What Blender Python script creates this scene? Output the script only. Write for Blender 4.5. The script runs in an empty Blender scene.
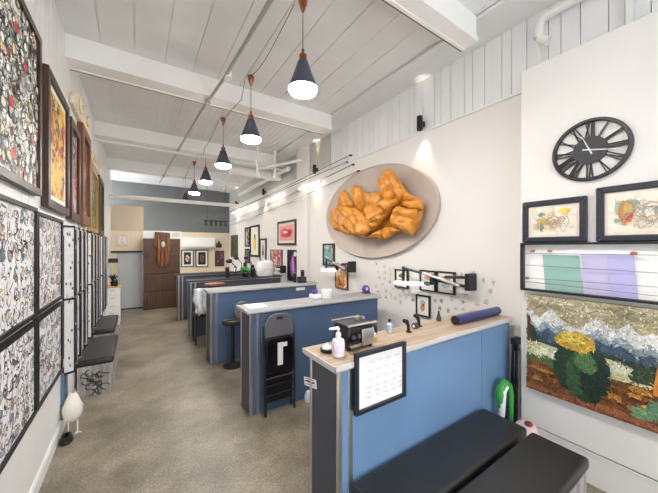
import bpy, bmesh, math, random
from mathutils import Vector, noise
random.seed(7)
sc = bpy.context.scene
COL = sc.collection
PI = math.pi
H = 1.75

# ------------------------------------------------------------------ materials
def lin(c):
    def f(v):
        v = v / 255.0
        return v / 12.92 if v <= .04045 else ((v + .055) / 1.055) ** 2.4
    return (f(c[0]), f(c[1]), f(c[2]), 1)

def mat(name, rgb, rough=.5, metal=0, var=.05, scale=6, bump=0, bscale=60, emit=0, coat=0, spec=.5):
    m = bpy.data.materials.new(name); m.use_nodes = True
    nt = m.node_tree; b = nt.nodes['Principled BSDF']
    c = lin(rgb)
    b.inputs['Roughness'].default_value = rough
    b.inputs['Metallic'].default_value = metal
    b.inputs['Specular IOR Level'].default_value = spec
    if coat: b.inputs['Coat Weight'].default_value = coat; b.inputs['Coat Roughness'].default_value = .12
    tc = nt.nodes.new('ShaderNodeTexCoord')
    if var:
        n = nt.nodes.new('ShaderNodeTexNoise'); n.inputs['Scale'].default_value = scale; n.inputs['Detail'].default_value = 4
        r = nt.nodes.new('ShaderNodeValToRGB')
        r.color_ramp.elements[0].position = .3; r.color_ramp.elements[1].position = .7
        r.color_ramp.elements[0].color = tuple(max(0, x * (1 - var)) for x in c[:3]) + (1,)
        r.color_ramp.elements[1].color = tuple(min(1, x * (1 + var)) for x in c[:3]) + (1,)
        nt.links.new(tc.outputs['Object'], n.inputs['Vector']); nt.links.new(n.outputs['Fac'], r.inputs['Fac'])
        nt.links.new(r.outputs['Color'], b.inputs['Base Color'])
    else:
        b.inputs['Base Color'].default_value = c
    if bump:
        n2 = nt.nodes.new('ShaderNodeTexNoise'); n2.inputs['Scale'].default_value = bscale; n2.inputs['Detail'].default_value = 5
        bp = nt.nodes.new('ShaderNodeBump'); bp.inputs['Strength'].default_value = bump; bp.inputs['Distance'].default_value = .01
        nt.links.new(tc.outputs['Object'], n2.inputs['Vector']); nt.links.new(n2.outputs['Fac'], bp.inputs['Height'])
        nt.links.new(bp.outputs['Normal'], b.inputs['Normal'])
    if emit:
        b.inputs['Emission Color'].default_value = c; b.inputs['Emission Strength'].default_value = emit
    return m

def wood(name, c1, c2, axis='X', rough=.45, scale=3, stretch=12):
    m = bpy.data.materials.new(name); m.use_nodes = True
    nt = m.node_tree; b = nt.nodes['Principled BSDF']; b.inputs['Roughness'].default_value = rough
    tc = nt.nodes.new('ShaderNodeTexCoord'); mp = nt.nodes.new('ShaderNodeMapping')
    s = [stretch, stretch, stretch]; s['XYZ'.index(axis)] = 1
    mp.inputs['Scale'].default_value = s
    n = nt.nodes.new('ShaderNodeTexNoise'); n.inputs['Scale'].default_value = scale; n.inputs['Detail'].default_value = 6
    r = nt.nodes.new('ShaderNodeValToRGB')
    r.color_ramp.elements[0].position = .32; r.color_ramp.elements[1].position = .68
    r.color_ramp.elements[0].color = lin(c1); r.color_ramp.elements[1].color = lin(c2)
    nt.links.new(tc.outputs['Object'], mp.inputs['Vector']); nt.links.new(mp.outputs['Vector'], n.inputs['Vector'])
    nt.links.new(n.outputs['Fac'], r.inputs['Fac']); nt.links.new(r.outputs['Color'], b.inputs['Base Color'])
    return m

def concrete():
    m = bpy.data.materials.new('polished_concrete'); m.use_nodes = True
    nt = m.node_tree; b = nt.nodes['Principled BSDF']
    tc = nt.nodes.new('ShaderNodeTexCoord')
    def nz(s, d, rough=.6):
        n = nt.nodes.new('ShaderNodeTexNoise'); n.inputs['Scale'].default_value = s; n.inputs['Detail'].default_value = d
        n.inputs['Roughness'].default_value = rough
        nt.links.new(tc.outputs['Object'], n.inputs['Vector']); return n
    a = nz(1.6, 6); f = nz(55, 8, .8); g = nz(7, 5)
    r = nt.nodes.new('ShaderNodeValToRGB'); cr = r.color_ramp
    cr.elements[0].position = .3; cr.elements[0].color = lin((118, 109, 95))
    cr.elements[1].position = .72; cr.elements[1].color = lin((186, 175, 156))
    e = cr.elements.new(.5); e.color = lin((154, 144, 127))
    r2 = nt.nodes.new('ShaderNodeValToRGB')
    r2.color_ramp.elements[0].position = .36; r2.color_ramp.elements[0].color = (.3, .29, .27, 1)
    r2.color_ramp.elements[1].position = .6; r2.color_ramp.elements[1].color = (1, 1, 1, 1)
    r3 = nt.nodes.new('ShaderNodeValToRGB')
    r3.color_ramp.elements[0].position = .35; r3.color_ramp.elements[0].color = (.74, .72, .68, 1)
    r3.color_ramp.elements[1].position = .65; r3.color_ramp.elements[1].color = (1, 1, 1, 1)
    m1 = nt.nodes.new('ShaderNodeMixRGB'); m1.blend_type = 'MULTIPLY'; m1.inputs['Fac'].default_value = .85
    m2 = nt.nodes.new('ShaderNodeMixRGB'); m2.blend_type = 'MULTIPLY'; m2.inputs['Fac'].default_value = .8
    L = nt.links.new
    L(a.outputs['Fac'], r.inputs['Fac']); L(f.outputs['Fac'], r2.inputs['Fac']); L(g.outputs['Fac'], r3.inputs['Fac'])
    L(r.outputs['Color'], m1.inputs['Color1']); L(r2.outputs['Color'], m1.inputs['Color2'])
    L(m1.outputs['Color'], m2.inputs['Color1']); L(r3.outputs['Color'], m2.inputs['Color2'])
    L(m2.outputs['Color'], b.inputs['Base Color'])
    mr = nt.nodes.new('ShaderNodeMapRange'); mr.inputs['To Min'].default_value = .28; mr.inputs['To Max'].default_value = .55
    L(g.outputs['Fac'], mr.inputs['Value']); L(mr.outputs['Result'], b.inputs['Roughness'])
    return m

def pane_mat():
    m = bpy.data.materials.new('shopfront_glass'); m.use_nodes = True
    nt = m.node_tree; nt.nodes.remove(nt.nodes['Principled BSDF'])
    o = nt.nodes['Material Output']; t = nt.nodes.new('ShaderNodeBsdfTransparent'); g = nt.nodes.new('ShaderNodeBsdfGlossy')
    g.inputs['Roughness'].default_value = .02; x = nt.nodes.new('ShaderNodeMixShader'); x.inputs['Fac'].default_value = .06
    nt.links.new(t.outputs[0], x.inputs[1]); nt.links.new(g.outputs[0], x.inputs[2]); nt.links.new(x.outputs[0], o.inputs[0])
    return m

_pc = {}
def paint(rgb, rough=.45):
    k = tuple(rgb) + (rough,)
    if k not in _pc:
        _pc[k] = mat('paint_%d_%d_%d' % tuple(rgb), rgb, rough, var=.06, scale=25)
    return _pc[k]

M = {}
M['wall'] = mat('warm_white_plaster', (224, 220, 216), .75, var=.015, scale=2)
M['clockwall'] = mat('soft_white_plaster', (222, 219, 215), .75, var=.015, scale=2)
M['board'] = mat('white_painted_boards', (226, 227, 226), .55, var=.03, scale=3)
M['ceil'] = mat('white_painted_ceiling', (230, 231, 231), .55, var=.05, scale=2)
M['beam'] = mat('white_gloss_beam', (240, 239, 236), .45, var=.03, scale=2)
M['greywall'] = mat('grey_painted_wall', (106, 109, 108), .7, var=.04)
M['cream'] = mat('cream_wall', (225, 208, 180), .75, var=.02)
M['cream_dark'] = mat('beige_wall', (196, 180, 158), .75, var=.02)
M['floor'] = concrete()
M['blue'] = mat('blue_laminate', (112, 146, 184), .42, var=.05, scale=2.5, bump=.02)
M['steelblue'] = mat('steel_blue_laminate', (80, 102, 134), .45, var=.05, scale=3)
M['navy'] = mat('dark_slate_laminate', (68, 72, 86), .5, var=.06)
M['alu'] = mat('brushed_aluminium', (205, 203, 200), .3, .9, var=.06, scale=20)
M['chrome'] = mat('chrome', (225, 225, 228), .12, 1, var=.02)
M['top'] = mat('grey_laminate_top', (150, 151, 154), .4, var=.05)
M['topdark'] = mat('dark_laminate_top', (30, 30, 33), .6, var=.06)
M['edge'] = mat('pale_edge_banding', (206, 204, 200), .4, var=.03)
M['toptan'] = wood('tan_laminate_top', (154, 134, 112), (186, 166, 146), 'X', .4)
M['black'] = mat('matte_black', (24, 24, 26), .45, var=.1)
M['blackgloss'] = mat('gloss_black', (18, 18, 22), .2, var=.1)
M['vinyl'] = mat('black_vinyl', (42, 41, 41), .36, var=.12, scale=5, bump=.05, bscale=90)
M['charcoal'] = mat('charcoal_plastic', (62, 62, 66), .5, var=.06)
M['greywood'] = wood('grey_washed_wood', (128, 124, 120), (182, 178, 172), 'Z', .6, 4, 9)
M['brown'] = wood('brown_veneer', (70, 46, 30), (98, 66, 44), 'Z', .45)
M['darkbrown'] = wood('dark_brown_frame', (48, 32, 24), (78, 54, 40), 'Z', .4)
M['carve'] = wood('carved_reddish_wood', (66, 38, 20), (120, 70, 34), 'Z', .4, 5, 5)
M['white'] = mat('white_enamel', (240, 239, 236), .35, var=.02)
M['paper'] = mat('white_paper', (244, 243, 241), .6, var=.01)
M['ivory'] = mat('ivory_plaster', (228, 214, 186), .5, var=.08, scale=20, bump=.2)
M['copper'] = mat('brushed_copper', (176, 112, 90), .25, 1, var=.08, scale=20)
M['shade'] = mat('graphite_shade', (78, 84, 94), .4, .3, var=.05)
M['bulb'] = mat('lit_bulb', (255, 251, 246), .4, var=0, emit=170)
M['tube'] = mat('lit_tube', (255, 248, 236), .4, var=0, emit=7)
M['lamptube'] = mat('lit_lamp_tube', (255, 255, 255), .4, var=0, emit=1.6)
M['greige'] = mat('greige_board', (186, 172, 160), .7, var=.03, scale=8)
M['gold'] = mat('golden_leather', (208, 138, 50), .4, var=.22, scale=9, bump=.35, bscale=22)
M['doorgrey'] = mat('pale_grey_door', (186, 192, 194), .5, var=.02)
M['navyroll'] = mat('navy_vinyl_roll', (44, 54, 108), .35, var=.15, scale=10)
M['plasticwhite'] = mat('white_plastic', (238, 238, 240), .35, var=.02)
M['sheet'] = mat('white_plastic_sheet', (226, 230, 236), .3, var=.08, scale=14, bump=.5, bscale=18)
M['purple'] = mat('purple_plastic', (92, 62, 150), .4, var=.15, scale=20)
M['green'] = mat('green_plastic', (64, 160, 70), .4, var=.1)
M['pink'] = mat('pale_pink_fabric', (236, 206, 208), .8, var=.1, scale=30)
M['redbrown'] = wood('red_brown_wood', (128, 58, 40), (166, 88, 62), 'X', .3)
M['pipe'] = mat('white_painted_pipe', (228, 226, 222), .45, var=.05)
M['conduit'] = mat('galvanised_conduit', (176, 174, 170), .4, .5, var=.06)
M['wire'] = mat('steel_cable', (112, 108, 104), .4, .6, var=.05)
M['leaf'] = mat('green_leaf', (48, 96, 50), .5, var=.3, scale=20)
M['ink'] = paint((58, 58, 62)); M['inklite'] = paint((120, 122, 124))

# ------------------------------------------------------------------ mesh builder
class MB:
    def __init__(s, m=None):
        s.v = []; s.f = []; s.mi = []; s.mats = []; s.cur = 0
        if m: s.use(m)
    def use(s, m):
        if isinstance(m, str): m = M[m]
        if m not in s.mats: s.mats.append(m)
        s.cur = s.mats.index(m); return s
    def add(s, vs, fs):
        o = len(s.v); s.v += [tuple(p) for p in vs]
        for f in fs: s.f.append([o + i for i in f]); s.mi.append(s.cur)
        return s
    def box(s, x0, x1, y0, y1, z0, z1):
        return s.add([(x, y, z) for x in (x0, x1) for y in (y0, y1) for z in (z0, z1)],
                     [(0, 1, 3, 2), (4, 6, 7, 5), (0, 4, 5, 1), (2, 3, 7, 6), (0, 2, 6, 4), (1, 5, 7, 3)])
    def obox(s, c, ax, ay, az):
        c, ax, ay, az = map(Vector, (c, ax, ay, az))
        return s.add([c + i * ax + j * ay + k * az for i in (-1, 1) for j in (-1, 1) for k in (-1, 1)],
                     [(0, 1, 3, 2), (4, 6, 7, 5), (0, 4, 5, 1), (2, 3, 7, 6), (0, 2, 6, 4), (1, 5, 7, 3)])
    def tube(s, pts, r, seg=10, cap=True):
        pts = [Vector(p) for p in pts]; n = len(pts)
        rs = r if isinstance(r, (list, tuple)) else [r] * n
        vs = []; up = None
        for i, p in enumerate(pts):
            d = (pts[min(i + 1, n - 1)] - pts[max(i - 1, 0)]).normalized()
            if up is None:
                up = Vector((0, 0, 1)) if abs(d.z) < .9 else Vector((1, 0, 0))
            a = d.cross(up).normalized(); b = a.cross(d).normalized(); up = b
            for k in range(seg):
                t = 2 * PI * k / seg; vs.append(p + rs[i] * (math.cos(t) * a + math.sin(t) * b))
        fs = [(i * seg + k, i * seg + (k + 1) % seg, (i + 1) * seg + (k + 1) % seg, (i + 1) * seg + k) for i in range(n - 1) for k in range(seg)]
        if cap: fs += [tuple(range(seg))[::-1], tuple(range((n - 1) * seg, n * seg))]
        return s.add(vs, fs)
    def lathe(s, prof, c=(0, 0, 0), seg=24, sx=1, sy=1):
        n = len(prof); vs = []
        for r, z in prof:
            for k in range(seg):
                t = 2 * PI * k / seg; vs.append((c[0] + sx * r * math.cos(t), c[1] + sy * r * math.sin(t), c[2] + z))
        fs = [(i * seg + k, i * seg + (k + 1) % seg, (i + 1) * seg + (k + 1) % seg, (i + 1) * seg + k) for i in range(n - 1) for k in range(seg)]
        fs += [tuple(range(seg))[::-1], tuple(range((n - 1) * seg, n * seg))]
        return s.add(vs, fs)
    def ball(s, c, r, seg=14, rings=9):
        rx, ry, rz = (r, r, r) if not isinstance(r, (tuple, list)) else r
        prof = [(max(1e-4, math.sin(PI * i / rings)), -math.cos(PI * i / rings)) for i in range(rings + 1)]
        n = len(prof); vs = []
        for q, z in prof:
            for k in range(seg):
                t = 2 * PI * k / seg; vs.append((c[0] + rx * q * math.cos(t), c[1] + ry * q * math.sin(t), c[2] + rz * z))
        fs = [(i * seg + k, i * seg + (k + 1) % seg, (i + 1) * seg + (k + 1) % seg, (i + 1) * seg + k) for i in range(n - 1) for k in range(seg)]
        return s.add(vs, fs)
    def poly(s, F, pts, h):
        return s.add([F(a, b, h) for a, b in pts], [tuple(range(len(pts)))])
    def prism(s, F, pts, h0, h1):
        n = len(pts)
        vs = [F(a, b, h0) for a, b in pts] + [F(a, b, h1) for a, b in pts]
        return s.add(vs, [tuple(range(n))[::-1], tuple(range(n, 2 * n))] + [(i, (i + 1) % n, n + (i + 1) % n, n + i) for i in range(n)])
    def rect(s, F, a0, a1, b0, b1, h0, h1):
        return s.prism(F, [(a0, b0), (a1, b0), (a1, b1), (a0, b1)], h0, h1)
    def ribbon(s, F, pts, w, h):
        n = len(pts); vs = []
        for i in range(n):
            p = pts[i]; q0 = pts[max(i - 1, 0)]; q1 = pts[min(i + 1, n - 1)]
            dx, dy = q1[0] - q0[0], q1[1] - q0[1]; l = math.hypot(dx, dy) or 1
            ww = w * (math.sin(PI * (i + .6) / (n + .2)) ** .6) / 2
            vs += [F(p[0] - dy / l * ww, p[1] + dx / l * ww, h), F(p[0] + dy / l * ww, p[1] - dx / l * ww, h)]
        return s.add(vs, [(2 * i, 2 * i + 1, 2 * i + 3, 2 * i + 2) for i in range(n - 1)])
    def build(s, name, m=None, parent=None, bevel=0, smooth=True, flat=False, label=None, seg=2, sharp=.7):
        if m: s.mats = [M[m] if isinstance(m, str) else m]; s.mi = [0] * len(s.f)
        off = Vector(parent_loc(parent)) if parent else Vector((0, 0, 0))
        me = bpy.data.meshes.new(name)
        me.from_pydata([tuple(Vector(p) - off) for p in s.v], [], s.f)
        for x in s.mats: me.materials.append(x)
        for p, i in zip(me.polygons, s.mi): p.material_index = i
        bm = bmesh.new(); bm.from_mesh(me)
        if not flat: bmesh.ops.recalc_face_normals(bm, faces=bm.faces[:])
        if smooth:
            for f in bm.faces: f.smooth = True
            for e in bm.edges:
                if len(e.link_faces) == 2 and e.calc_face_angle(0) > sharp: e.smooth = False
        bm.to_mesh(me); bm.free()
        o = bpy.data.objects.new(name, me); COL.objects.link(o)
        if parent: o.parent = parent
        if bevel:
            b = o.modifiers.new('bevel', 'BEVEL'); b.width = bevel; b.segments = seg; b.limit_method = 'ANGLE'
            b.harden_normals = False
        if label: o['label'] = label
        return o

def parent_loc(p):
    v = Vector((0, 0, 0))
    while p: v = v + p.location; p = p.parent
    return v
def tag(o, label, cat, group=None, kind=None):
    o['label'] = label; o['category'] = cat
    if group: o['group'] = group
    if kind: o['kind'] = kind
    return o
def thing(name, label, cat, loc, group=None):
    o = bpy.data.objects.new(name, None); COL.objects.link(o); o.location = loc; o.empty_display_size = .1
    return tag(o, label, cat, group)
def structure(mb, name, m=None, parent=None, **k):
    o = mb.build(name, m, parent, **k)
    if not parent: o['kind'] = 'structure'
    return o
def dup(root, loc, label):
    r = root.copy(); COL.objects.link(r); r.location = loc; r['label'] = label
    for ch in list(root.children):
        c = ch.copy(); COL.objects.link(c); c.parent = r
        for g in list(ch.children):
            d = g.copy(); COL.objects.link(d); d.parent = c
    return r
def FX(x, s): return lambda a, b, h: (x + s * h, a, b)     # wall facing +-X : a = Y, b = Z
def FY(y): return lambda a, b, h: (a, y - h, b)             # wall facing -Y : a = X, b = Z
LEFT = FX(-.6, 1); RIGHT = FX(3.0, -1); CLK = FX(2.8, -1); BACK = FY(11.5)

# ------------------------------------------------------------------ setting
Y0, Y1, CZ = -2.3, 11.5, 3.9
structure(MB().box(-.75, 3.2, Y0 - .1, Y1 + .15, -.1, 0), 'floor', 'floor')
c = MB().box(-.75, 3.2, Y0 - .1, Y1 + .15, CZ + .012, CZ + .1)
x = -.6
while x < 2.62:
    c.box(x + .004, min(x + .29, 2.62) - .004, Y0, Y1, CZ, CZ + .012); x += .29
x = -.6
while x < 2.62:                                          # narrower boards beyond the second beam
    c.box(x + .003, min(x + .0967, 2.62) - .003, 4.1, Y1, CZ - .006, CZ); x += .0967
structure(c, 'ceiling', 'ceil', smooth=False)
structure(MB().box(2.63, 3.02, Y0, Y1, CZ - .03, CZ), 'trim_1', 'board')
w = MB().box(-.75, -.614, Y0, 9.95, 0, CZ).box(-.614, -.6, Y0, 9.95, 0, 2.04)
y = Y0
while y < 9.9:
    w.box(-.614, -.6, y + .003, min(y + .135, 9.95) - .003, 2.04, CZ); y += .135
structure(w, 'wall_left', 'board', smooth=False)
structure(MB().box(-.6, -.585, Y0, 9.9, 0, .1).box(-.6, -.59, Y0, 9.9, .1, .115), 'baseboard_left', 'board', smooth=False)
structure(MB().box(3.0, 3.2, 1.17, 4.47, 0, 3.2).box(3.0, 3.2, 4.47, Y1 + .15, 0, 3.3).box(2.93, 3.0, 5.22, 5.68, 0, CZ), 'wall_right', 'wall', smooth=False)
t = MB().box(3.04, 3.2, Y0, 4.47, 3.2, CZ)
y = Y0; k = 0
while y < 4.46:
    wd = (.13, .09, .17)[k % 3]
    t.box(3.02, 3.04, y + .003, min(y + wd, 4.47) - .003, 3.2, CZ); y += wd; k += 1
structure(t, 'wall_right_upper', 'board', smooth=False)
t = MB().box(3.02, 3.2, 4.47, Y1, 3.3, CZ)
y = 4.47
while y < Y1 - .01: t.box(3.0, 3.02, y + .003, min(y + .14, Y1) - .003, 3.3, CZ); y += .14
structure(t, 'wall_right_upper_rear', mat('shade_grey_boards', (186, 184, 178), .6, var=.05), smooth=False)  # boards greyed so their colour carries the shade high on the rear wall
structure(MB().box(2.985, 3.03, 1.17, 4.47, 3.19, 3.215), 'trim_2', 'board', smooth=False)
structure(MB().box(2.8, 3.0, Y0, 1.17, 0, 3.29), 'wall_right_front', 'clockwall', bevel=.008)
structure(MB().box(2.788, 2.8, Y0, 1.17, 0, .24).box(2.782, 2.8, Y0, 1.17, .225, .24), 'baseboard_right', 'clockwall', smooth=False)
structure(MB().box(-.75, 3.2, Y1, Y1 + .15, 0, 2.3), 'wall_back', 'cream')
structure(MB().box(-.75, 3.2, Y1 - .004, Y1 + .15, 2.3, CZ), 'wall_back_upper', 'greywall')
structure(MB().box(-.6, .14, 9.9, 10.05, 1.62, 2.22).box(-.6, -.47, 9.9, 10.05, 0, 1.62), 'wall_partition', 'cream', smooth=False)
structure(MB().box(-.6, .155, 9.885, 10.05, 2.22, 2.92), 'wall_partition_upper', 'cream_dark', smooth=False)
structure(MB().box(-.6, .14, 9.87, 9.9, 1.6, 1.65), 'trim_3', 'black')
d = structure(MB().box(-.47, .14, 9.93, 9.97, .03, 1.6), 'door_1', 'doorgrey')
h_ = MB().tube([(-.4, 9.93, .78), (-.4, 9.88, .78), (-.3, 9.88, .78)], .012).build('door_handle', 'alu', d)
structure(MB().box(-.47, .14, 9.925, 9.98, 0, .03), 'trim_4', 'black')
# shop front behind the camera
structure(MB().box(-.75, 3.2, Y0 - .15, Y0, 0, .12).box(-.75, 3.2, Y0 - .15, Y0, 3.5, CZ).box(-.75, -.55, Y0 - .15, Y0, .12, 3.5).box(2.75, 3.2, Y0 - .15, Y0, .12, 3.5), 'wall_front', 'clockwall', smooth=False)
wf = MB()
for xx in (-.55, .53, 1.62, 2.7): wf.box(xx, xx + .05, Y0 - .12, Y0 - .06, .12, 3.5)
for zz in (.12, 2.5, 3.45): wf.box(-.55, 2.75, Y0 - .12, Y0 - .06, zz, zz + .05)
win = structure(wf, 'window_1', 'black', smooth=False)
MB().box(-.55, 2.75, Y0 - .094, Y0 - .088, .15, 3.46).build('window_pane', pane_mat(), win)
# beams
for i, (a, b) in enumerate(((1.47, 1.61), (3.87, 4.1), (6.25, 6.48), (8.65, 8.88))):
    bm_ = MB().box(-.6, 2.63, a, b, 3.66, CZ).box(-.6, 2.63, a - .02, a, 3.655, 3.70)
    MB().box(-.6, 2.63, b, b + .012, 3.652, 3.675).build('dark_strip', mat('dark_edge', (96, 90, 82), .5), structure(MB().box(-.6, 2.63, b - .03, b, 3.652, 3.66), 'trim_%d' % (i + 11), 'beam'), smooth=False)  # thin dark strip along the far lower edge of each beam
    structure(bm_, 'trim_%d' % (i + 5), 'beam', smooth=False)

# ------------------------------------------------------------------ art helpers
def wig(cx, cy, r, n=7, turn=2.5, rng=random):
    a = rng.uniform(0, 2 * PI); k = rng.uniform(-turn, turn); x, y = cx, cy; pts = [(x, y)]
    for i in range(n):
        x += r / n * math.cos(a) * 1.6; y += r / n * math.sin(a) * 1.6; a += k / n * 2; pts.append((x, y))
    return pts
def blob(cx, cy, rx, ry, n=9, rng=random):
    o = rng.uniform(0, 6)
    return [(cx + rx * rng.uniform(.75, 1.1) * math.cos(o + 2 * PI * i / n), cy + ry * rng.uniform(.75, 1.1) * math.sin(o + 2 * PI * i / n)) for i in range(n)]
def clampf(F, a0, a1, b0, b1):
    return lambda a, b, h: F(min(max(a, a0), a1), min(max(b, b0), b1), h)
def art_scribble(cols, n, r, wdt, blobs=.3, base=(240, 239, 236), seed=1):
    def fn(mb, F, a0, a1, b0, b1, h):
        g = random.Random(seed); F = clampf(F, a0, a1, b0, b1)
        mb.use(paint(base)); mb.rect(F, a0, a1, b0, b1, 0, h)
        for i in range(n):
            cx, cy = g.uniform(a0, a1), g.uniform(b0, b1); hh = h + .0003 + (i % 14) * .0002
            mb.use(paint(g.choice(cols)))
            if g.random() < blobs:
                mb.poly(F, blob(cx, cy, r * g.uniform(.15, .4), r * g.uniform(.15, .5), rng=g), hh)
            else:
                for q in range(3): mb.ribbon(F, wig(cx + g.uniform(-r, r) * .3, cy + g.uniform(-r, r) * .3, r * g.uniform(.4, 1), rng=g), wdt * g.uniform(.6, 1.4), hh)
    return fn
def art_flash(seed, nx, ny, accents):
    # a grid of tattoo drawings: outlined shapes with hatching
    def fn(mb, F, a0, a1, b0, b1, h):
        g = random.Random(seed); F = clampf(F, a0, a1, b0, b1)
        mb.use(paint((240, 240, 240))); mb.rect(F, a0, a1, b0, b1, 0, h)
        sx, sy = (a1 - a0) / nx, (b1 - b0) / ny; k = 0
        for i in range(nx):
            for j in range(ny):
                cx = a0 + (i + .5) * sx + g.uniform(-.1, .1) * sx; cy = b0 + (j + .5) * sy + g.uniform(-.1, .1) * sy
                col = g.choice(accents); r = min(sx, sy) * .5
                pts = blob(cx, cy, sx * .42, sy * .42, 12, g)
                mb.use(paint(g.choice([(96, 96, 102), (150, 150, 154), (60, 60, 66), (222, 222, 224)]))); mb.poly(F, pts, h + .0004)
                ins = [(cx + (p[0] - cx) * .86, cy + (p[1] - cy) * .86) for p in pts]
                mb.use(paint(g.choice([(232, 232, 234), (222, 222, 226), (240, 240, 238), (188, 188, 194), (236, 236, 234), (206, 200, 196), (240, 240, 240), col]))); mb.poly(F, ins, h + .0007)
                for q in range(9):
                    mb.use(paint(g.choice([(44, 44, 50), (70, 70, 78), (140, 140, 150), col, (240, 240, 240), (240, 240, 240)])))
                    mb.ribbon(F, wig(cx + g.uniform(-.3, .3) * sx, cy + g.uniform(-.35, .35) * sy, r * g.uniform(.5, 1.3), rng=g), r * g.uniform(.1, .28), h + .001 + .0003 * q)
    return fn
def art_layers(layers):
    # layers: list of (rgb, [(u,v)...]) in unit coordinates of the picture, v up
    def fn(mb, F, a0, a1, b0, b1, h):
        for i, (rgb, pts) in enumerate(layers):
            mb.use(paint(rgb))
            P = [(a0 + u * (a1 - a0), b0 + v * (b1 - b0)) for u, v in pts]
            if i == 0: mb.rect(F, a0, a1, b0, b1, 0, h)
            else: mb.poly(F, P, h + .0004 * i)
    return fn
def inside(p, P):
    c = False; j = len(P) - 1
    for i in range(len(P)):
        if (P[i][1] > p[1]) != (P[j][1] > p[1]) and p[0] < (P[j][0] - P[i][0]) * (p[1] - P[i][1]) / (P[j][1] - P[i][1]) + P[i][0]: c = not c
        j = i
    return c
def painterly(layers, n, seed, ln=.05, wd=.012):
    # the picture's flat shapes broken up by short brush strokes in slightly lighter and darker paint
    base = art_layers(layers)
    def fn(mb, F, a0, a1, b0, b1, h):
        base(mb, F, a0, a1, b0, b1, h); g = random.Random(seed); Fc = clampf(F, a0, a1, b0, b1); hh = h + .0004 * len(layers)
        for i in range(n):
            u, v = g.random(), g.random(); col = layers[0][0]
            for rgb, pts in layers[1:]:
                if inside((u, v), pts): col = rgb
            k = g.choice((.72, .86, 1.12, 1.28)); col = tuple(min(250, int(c * k)) for c in col)
            mb.use(paint(col)); cx, cy = a0 + u * (a1 - a0), b0 + v * (b1 - b0)
            mb.ribbon(Fc, wig(cx, cy, ln * g.uniform(.4, 1.1) * (a1 - a0), 5, .8, g), wd * g.uniform(.5, 1.3) * (a1 - a0), hh + .0002 * (i % 8))
    return fn
def sketch(base, cols, n, seed, r=.06, wd=.008):
    def fn(mb, F, a0, a1, b0, b1, h):
        base(mb, F, a0, a1, b0, b1, h); g = random.Random(seed); Fc = clampf(F, a0, a1, b0, b1)
        for i in range(n):
            mb.use(paint(g.choice(cols))); cx, cy = a0 + g.gauss(.5, .22) * (a1 - a0), b0 + g.gauss(.5, .2) * (b1 - b0)
            mb.ribbon(Fc, wig(cx, cy, r * g.uniform(.4, 1), 6, 3, g), wd * g.uniform(.5, 1), h + .006 + .0002 * (i % 8))
    return fn
def el(cx, cy, rx, ry, n=14, jit=0, seed=0):
    g = random.Random(seed)
    return [(cx + rx * (1 + g.uniform(-jit, jit)) * math.cos(2 * PI * i / n), cy + ry * (1 + g.uniform(-jit, jit)) * math.sin(2 * PI * i / n)) for i in range(n)]
def picture(name, label, cat, F, a0, a1, b0, b1, fw, dep, fmat, art, group=None, mount=0, mountcol=(238, 236, 230), arth=None, fbev=0):
    loc = F((a0 + a1) / 2, b0, 0)
    r = thing(name, label, cat, loc, group)
    f = MB()
    A0, A1, B0, B1 = a0 + fw, a1 - fw, b0 + fw, b1 - fw
    if fw:
        for q in ([(a0, b0), (a1, b0), (A1, B0), (A0, B0)], [(a1, b0), (a1, b1), (A1, B1), (A1, B0)],
                  [(a1, b1), (a0, b1), (A0, B1), (A1, B1)], [(a0, b1), (a0, b0), (A0, B0), (A0, B1)]):
            f.prism(F, q, 0, dep)
        f.build('frame', fmat, r, smooth=False, bevel=fbev)
    hh = arth if arth else (dep * .5 if fw else dep)
    if mount:
        mm = MB(); mm.rect(F, A0, A1, B0, B1, 0, hh); mm.build('mount', paint(mountcol), r, smooth=False)
        A0 += mount; A1 -= mount; B0 += mount; B1 -= mount; hh += .003
    m_ = MB(); art(m_, F, A0, A1, B0, B1, hh); m_.build('artwork', None, r, smooth=False)
    return r

# ------------------------------------------------------------------ left wall
RED, BLK, WHT, GRY = (176, 44, 38), (34, 32, 34), (238, 236, 230), (150, 148, 146)
YEL, ORG, GRN, TEAL = (226, 182, 40), (206, 110, 50), (86, 120, 66), (96, 140, 140)
def art_tattoo(mb, F, a0, a1, b0, b1, h):
    g = random.Random(5); F = clampf(F, a0, a1, b0, b1)
    mb.use(paint((232, 228, 220))); mb.rect(F, a0, a1, b0, b1, 0, h)
    for i in range(520):
        cx, cy = g.uniform(2.0, a1), g.uniform(b0, b1); r = g.uniform(.012, .05); hh = h + .0003 + (i % 14) * .0006
        mb.use(paint(BLK if i % 2 else (120, 122, 120))); p = blob(cx, cy, r, r * g.uniform(.5, 1.2), 9, g); mb.poly(F, p, hh)
        mb.use(paint(g.choice([WHT] * 6 + [(214, 206, 190), RED, (206, 190, 150), (150, 170, 166), GRY, (190, 190, 182), (226, 200, 140)])))
        mb.poly(F, [(cx + (a - cx) * .72, cy + (b - cy) * .72) for a, b in p], hh + .0003)
        if i % 3 == 0:
            mb.use(paint(g.choice([BLK, BLK, (70, 90, 90), WHT])))
            for q in range(5): mb.ribbon(F, wig(cx + q * .016, cy + q * .01, .05, 5, 1, g), .008, hh + .0005)
    for cx, cy in ((2.3, 2.27), (2.28, 2.55), (2.65, 2.45), (2.5, 2.85), (2.35, 3.0)):
        mb.use(paint(RED)); mb.poly(F, blob(cx, cy, .04, .035, 8, g), h + .0095)
picture('framed_painting', 'largest dark framed painting on left wall, black white and red dense tattoo design', 'painting', LEFT, 1.7, 2.83, 2.11, 3.22, .045, .04, 'darkbrown', art_tattoo, 'framed paintings along the left wall')
def dragon(cols, base, seed, n=70, r=.16):
    return art_scribble(cols, n, r, .035, .5, base, seed)
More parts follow.
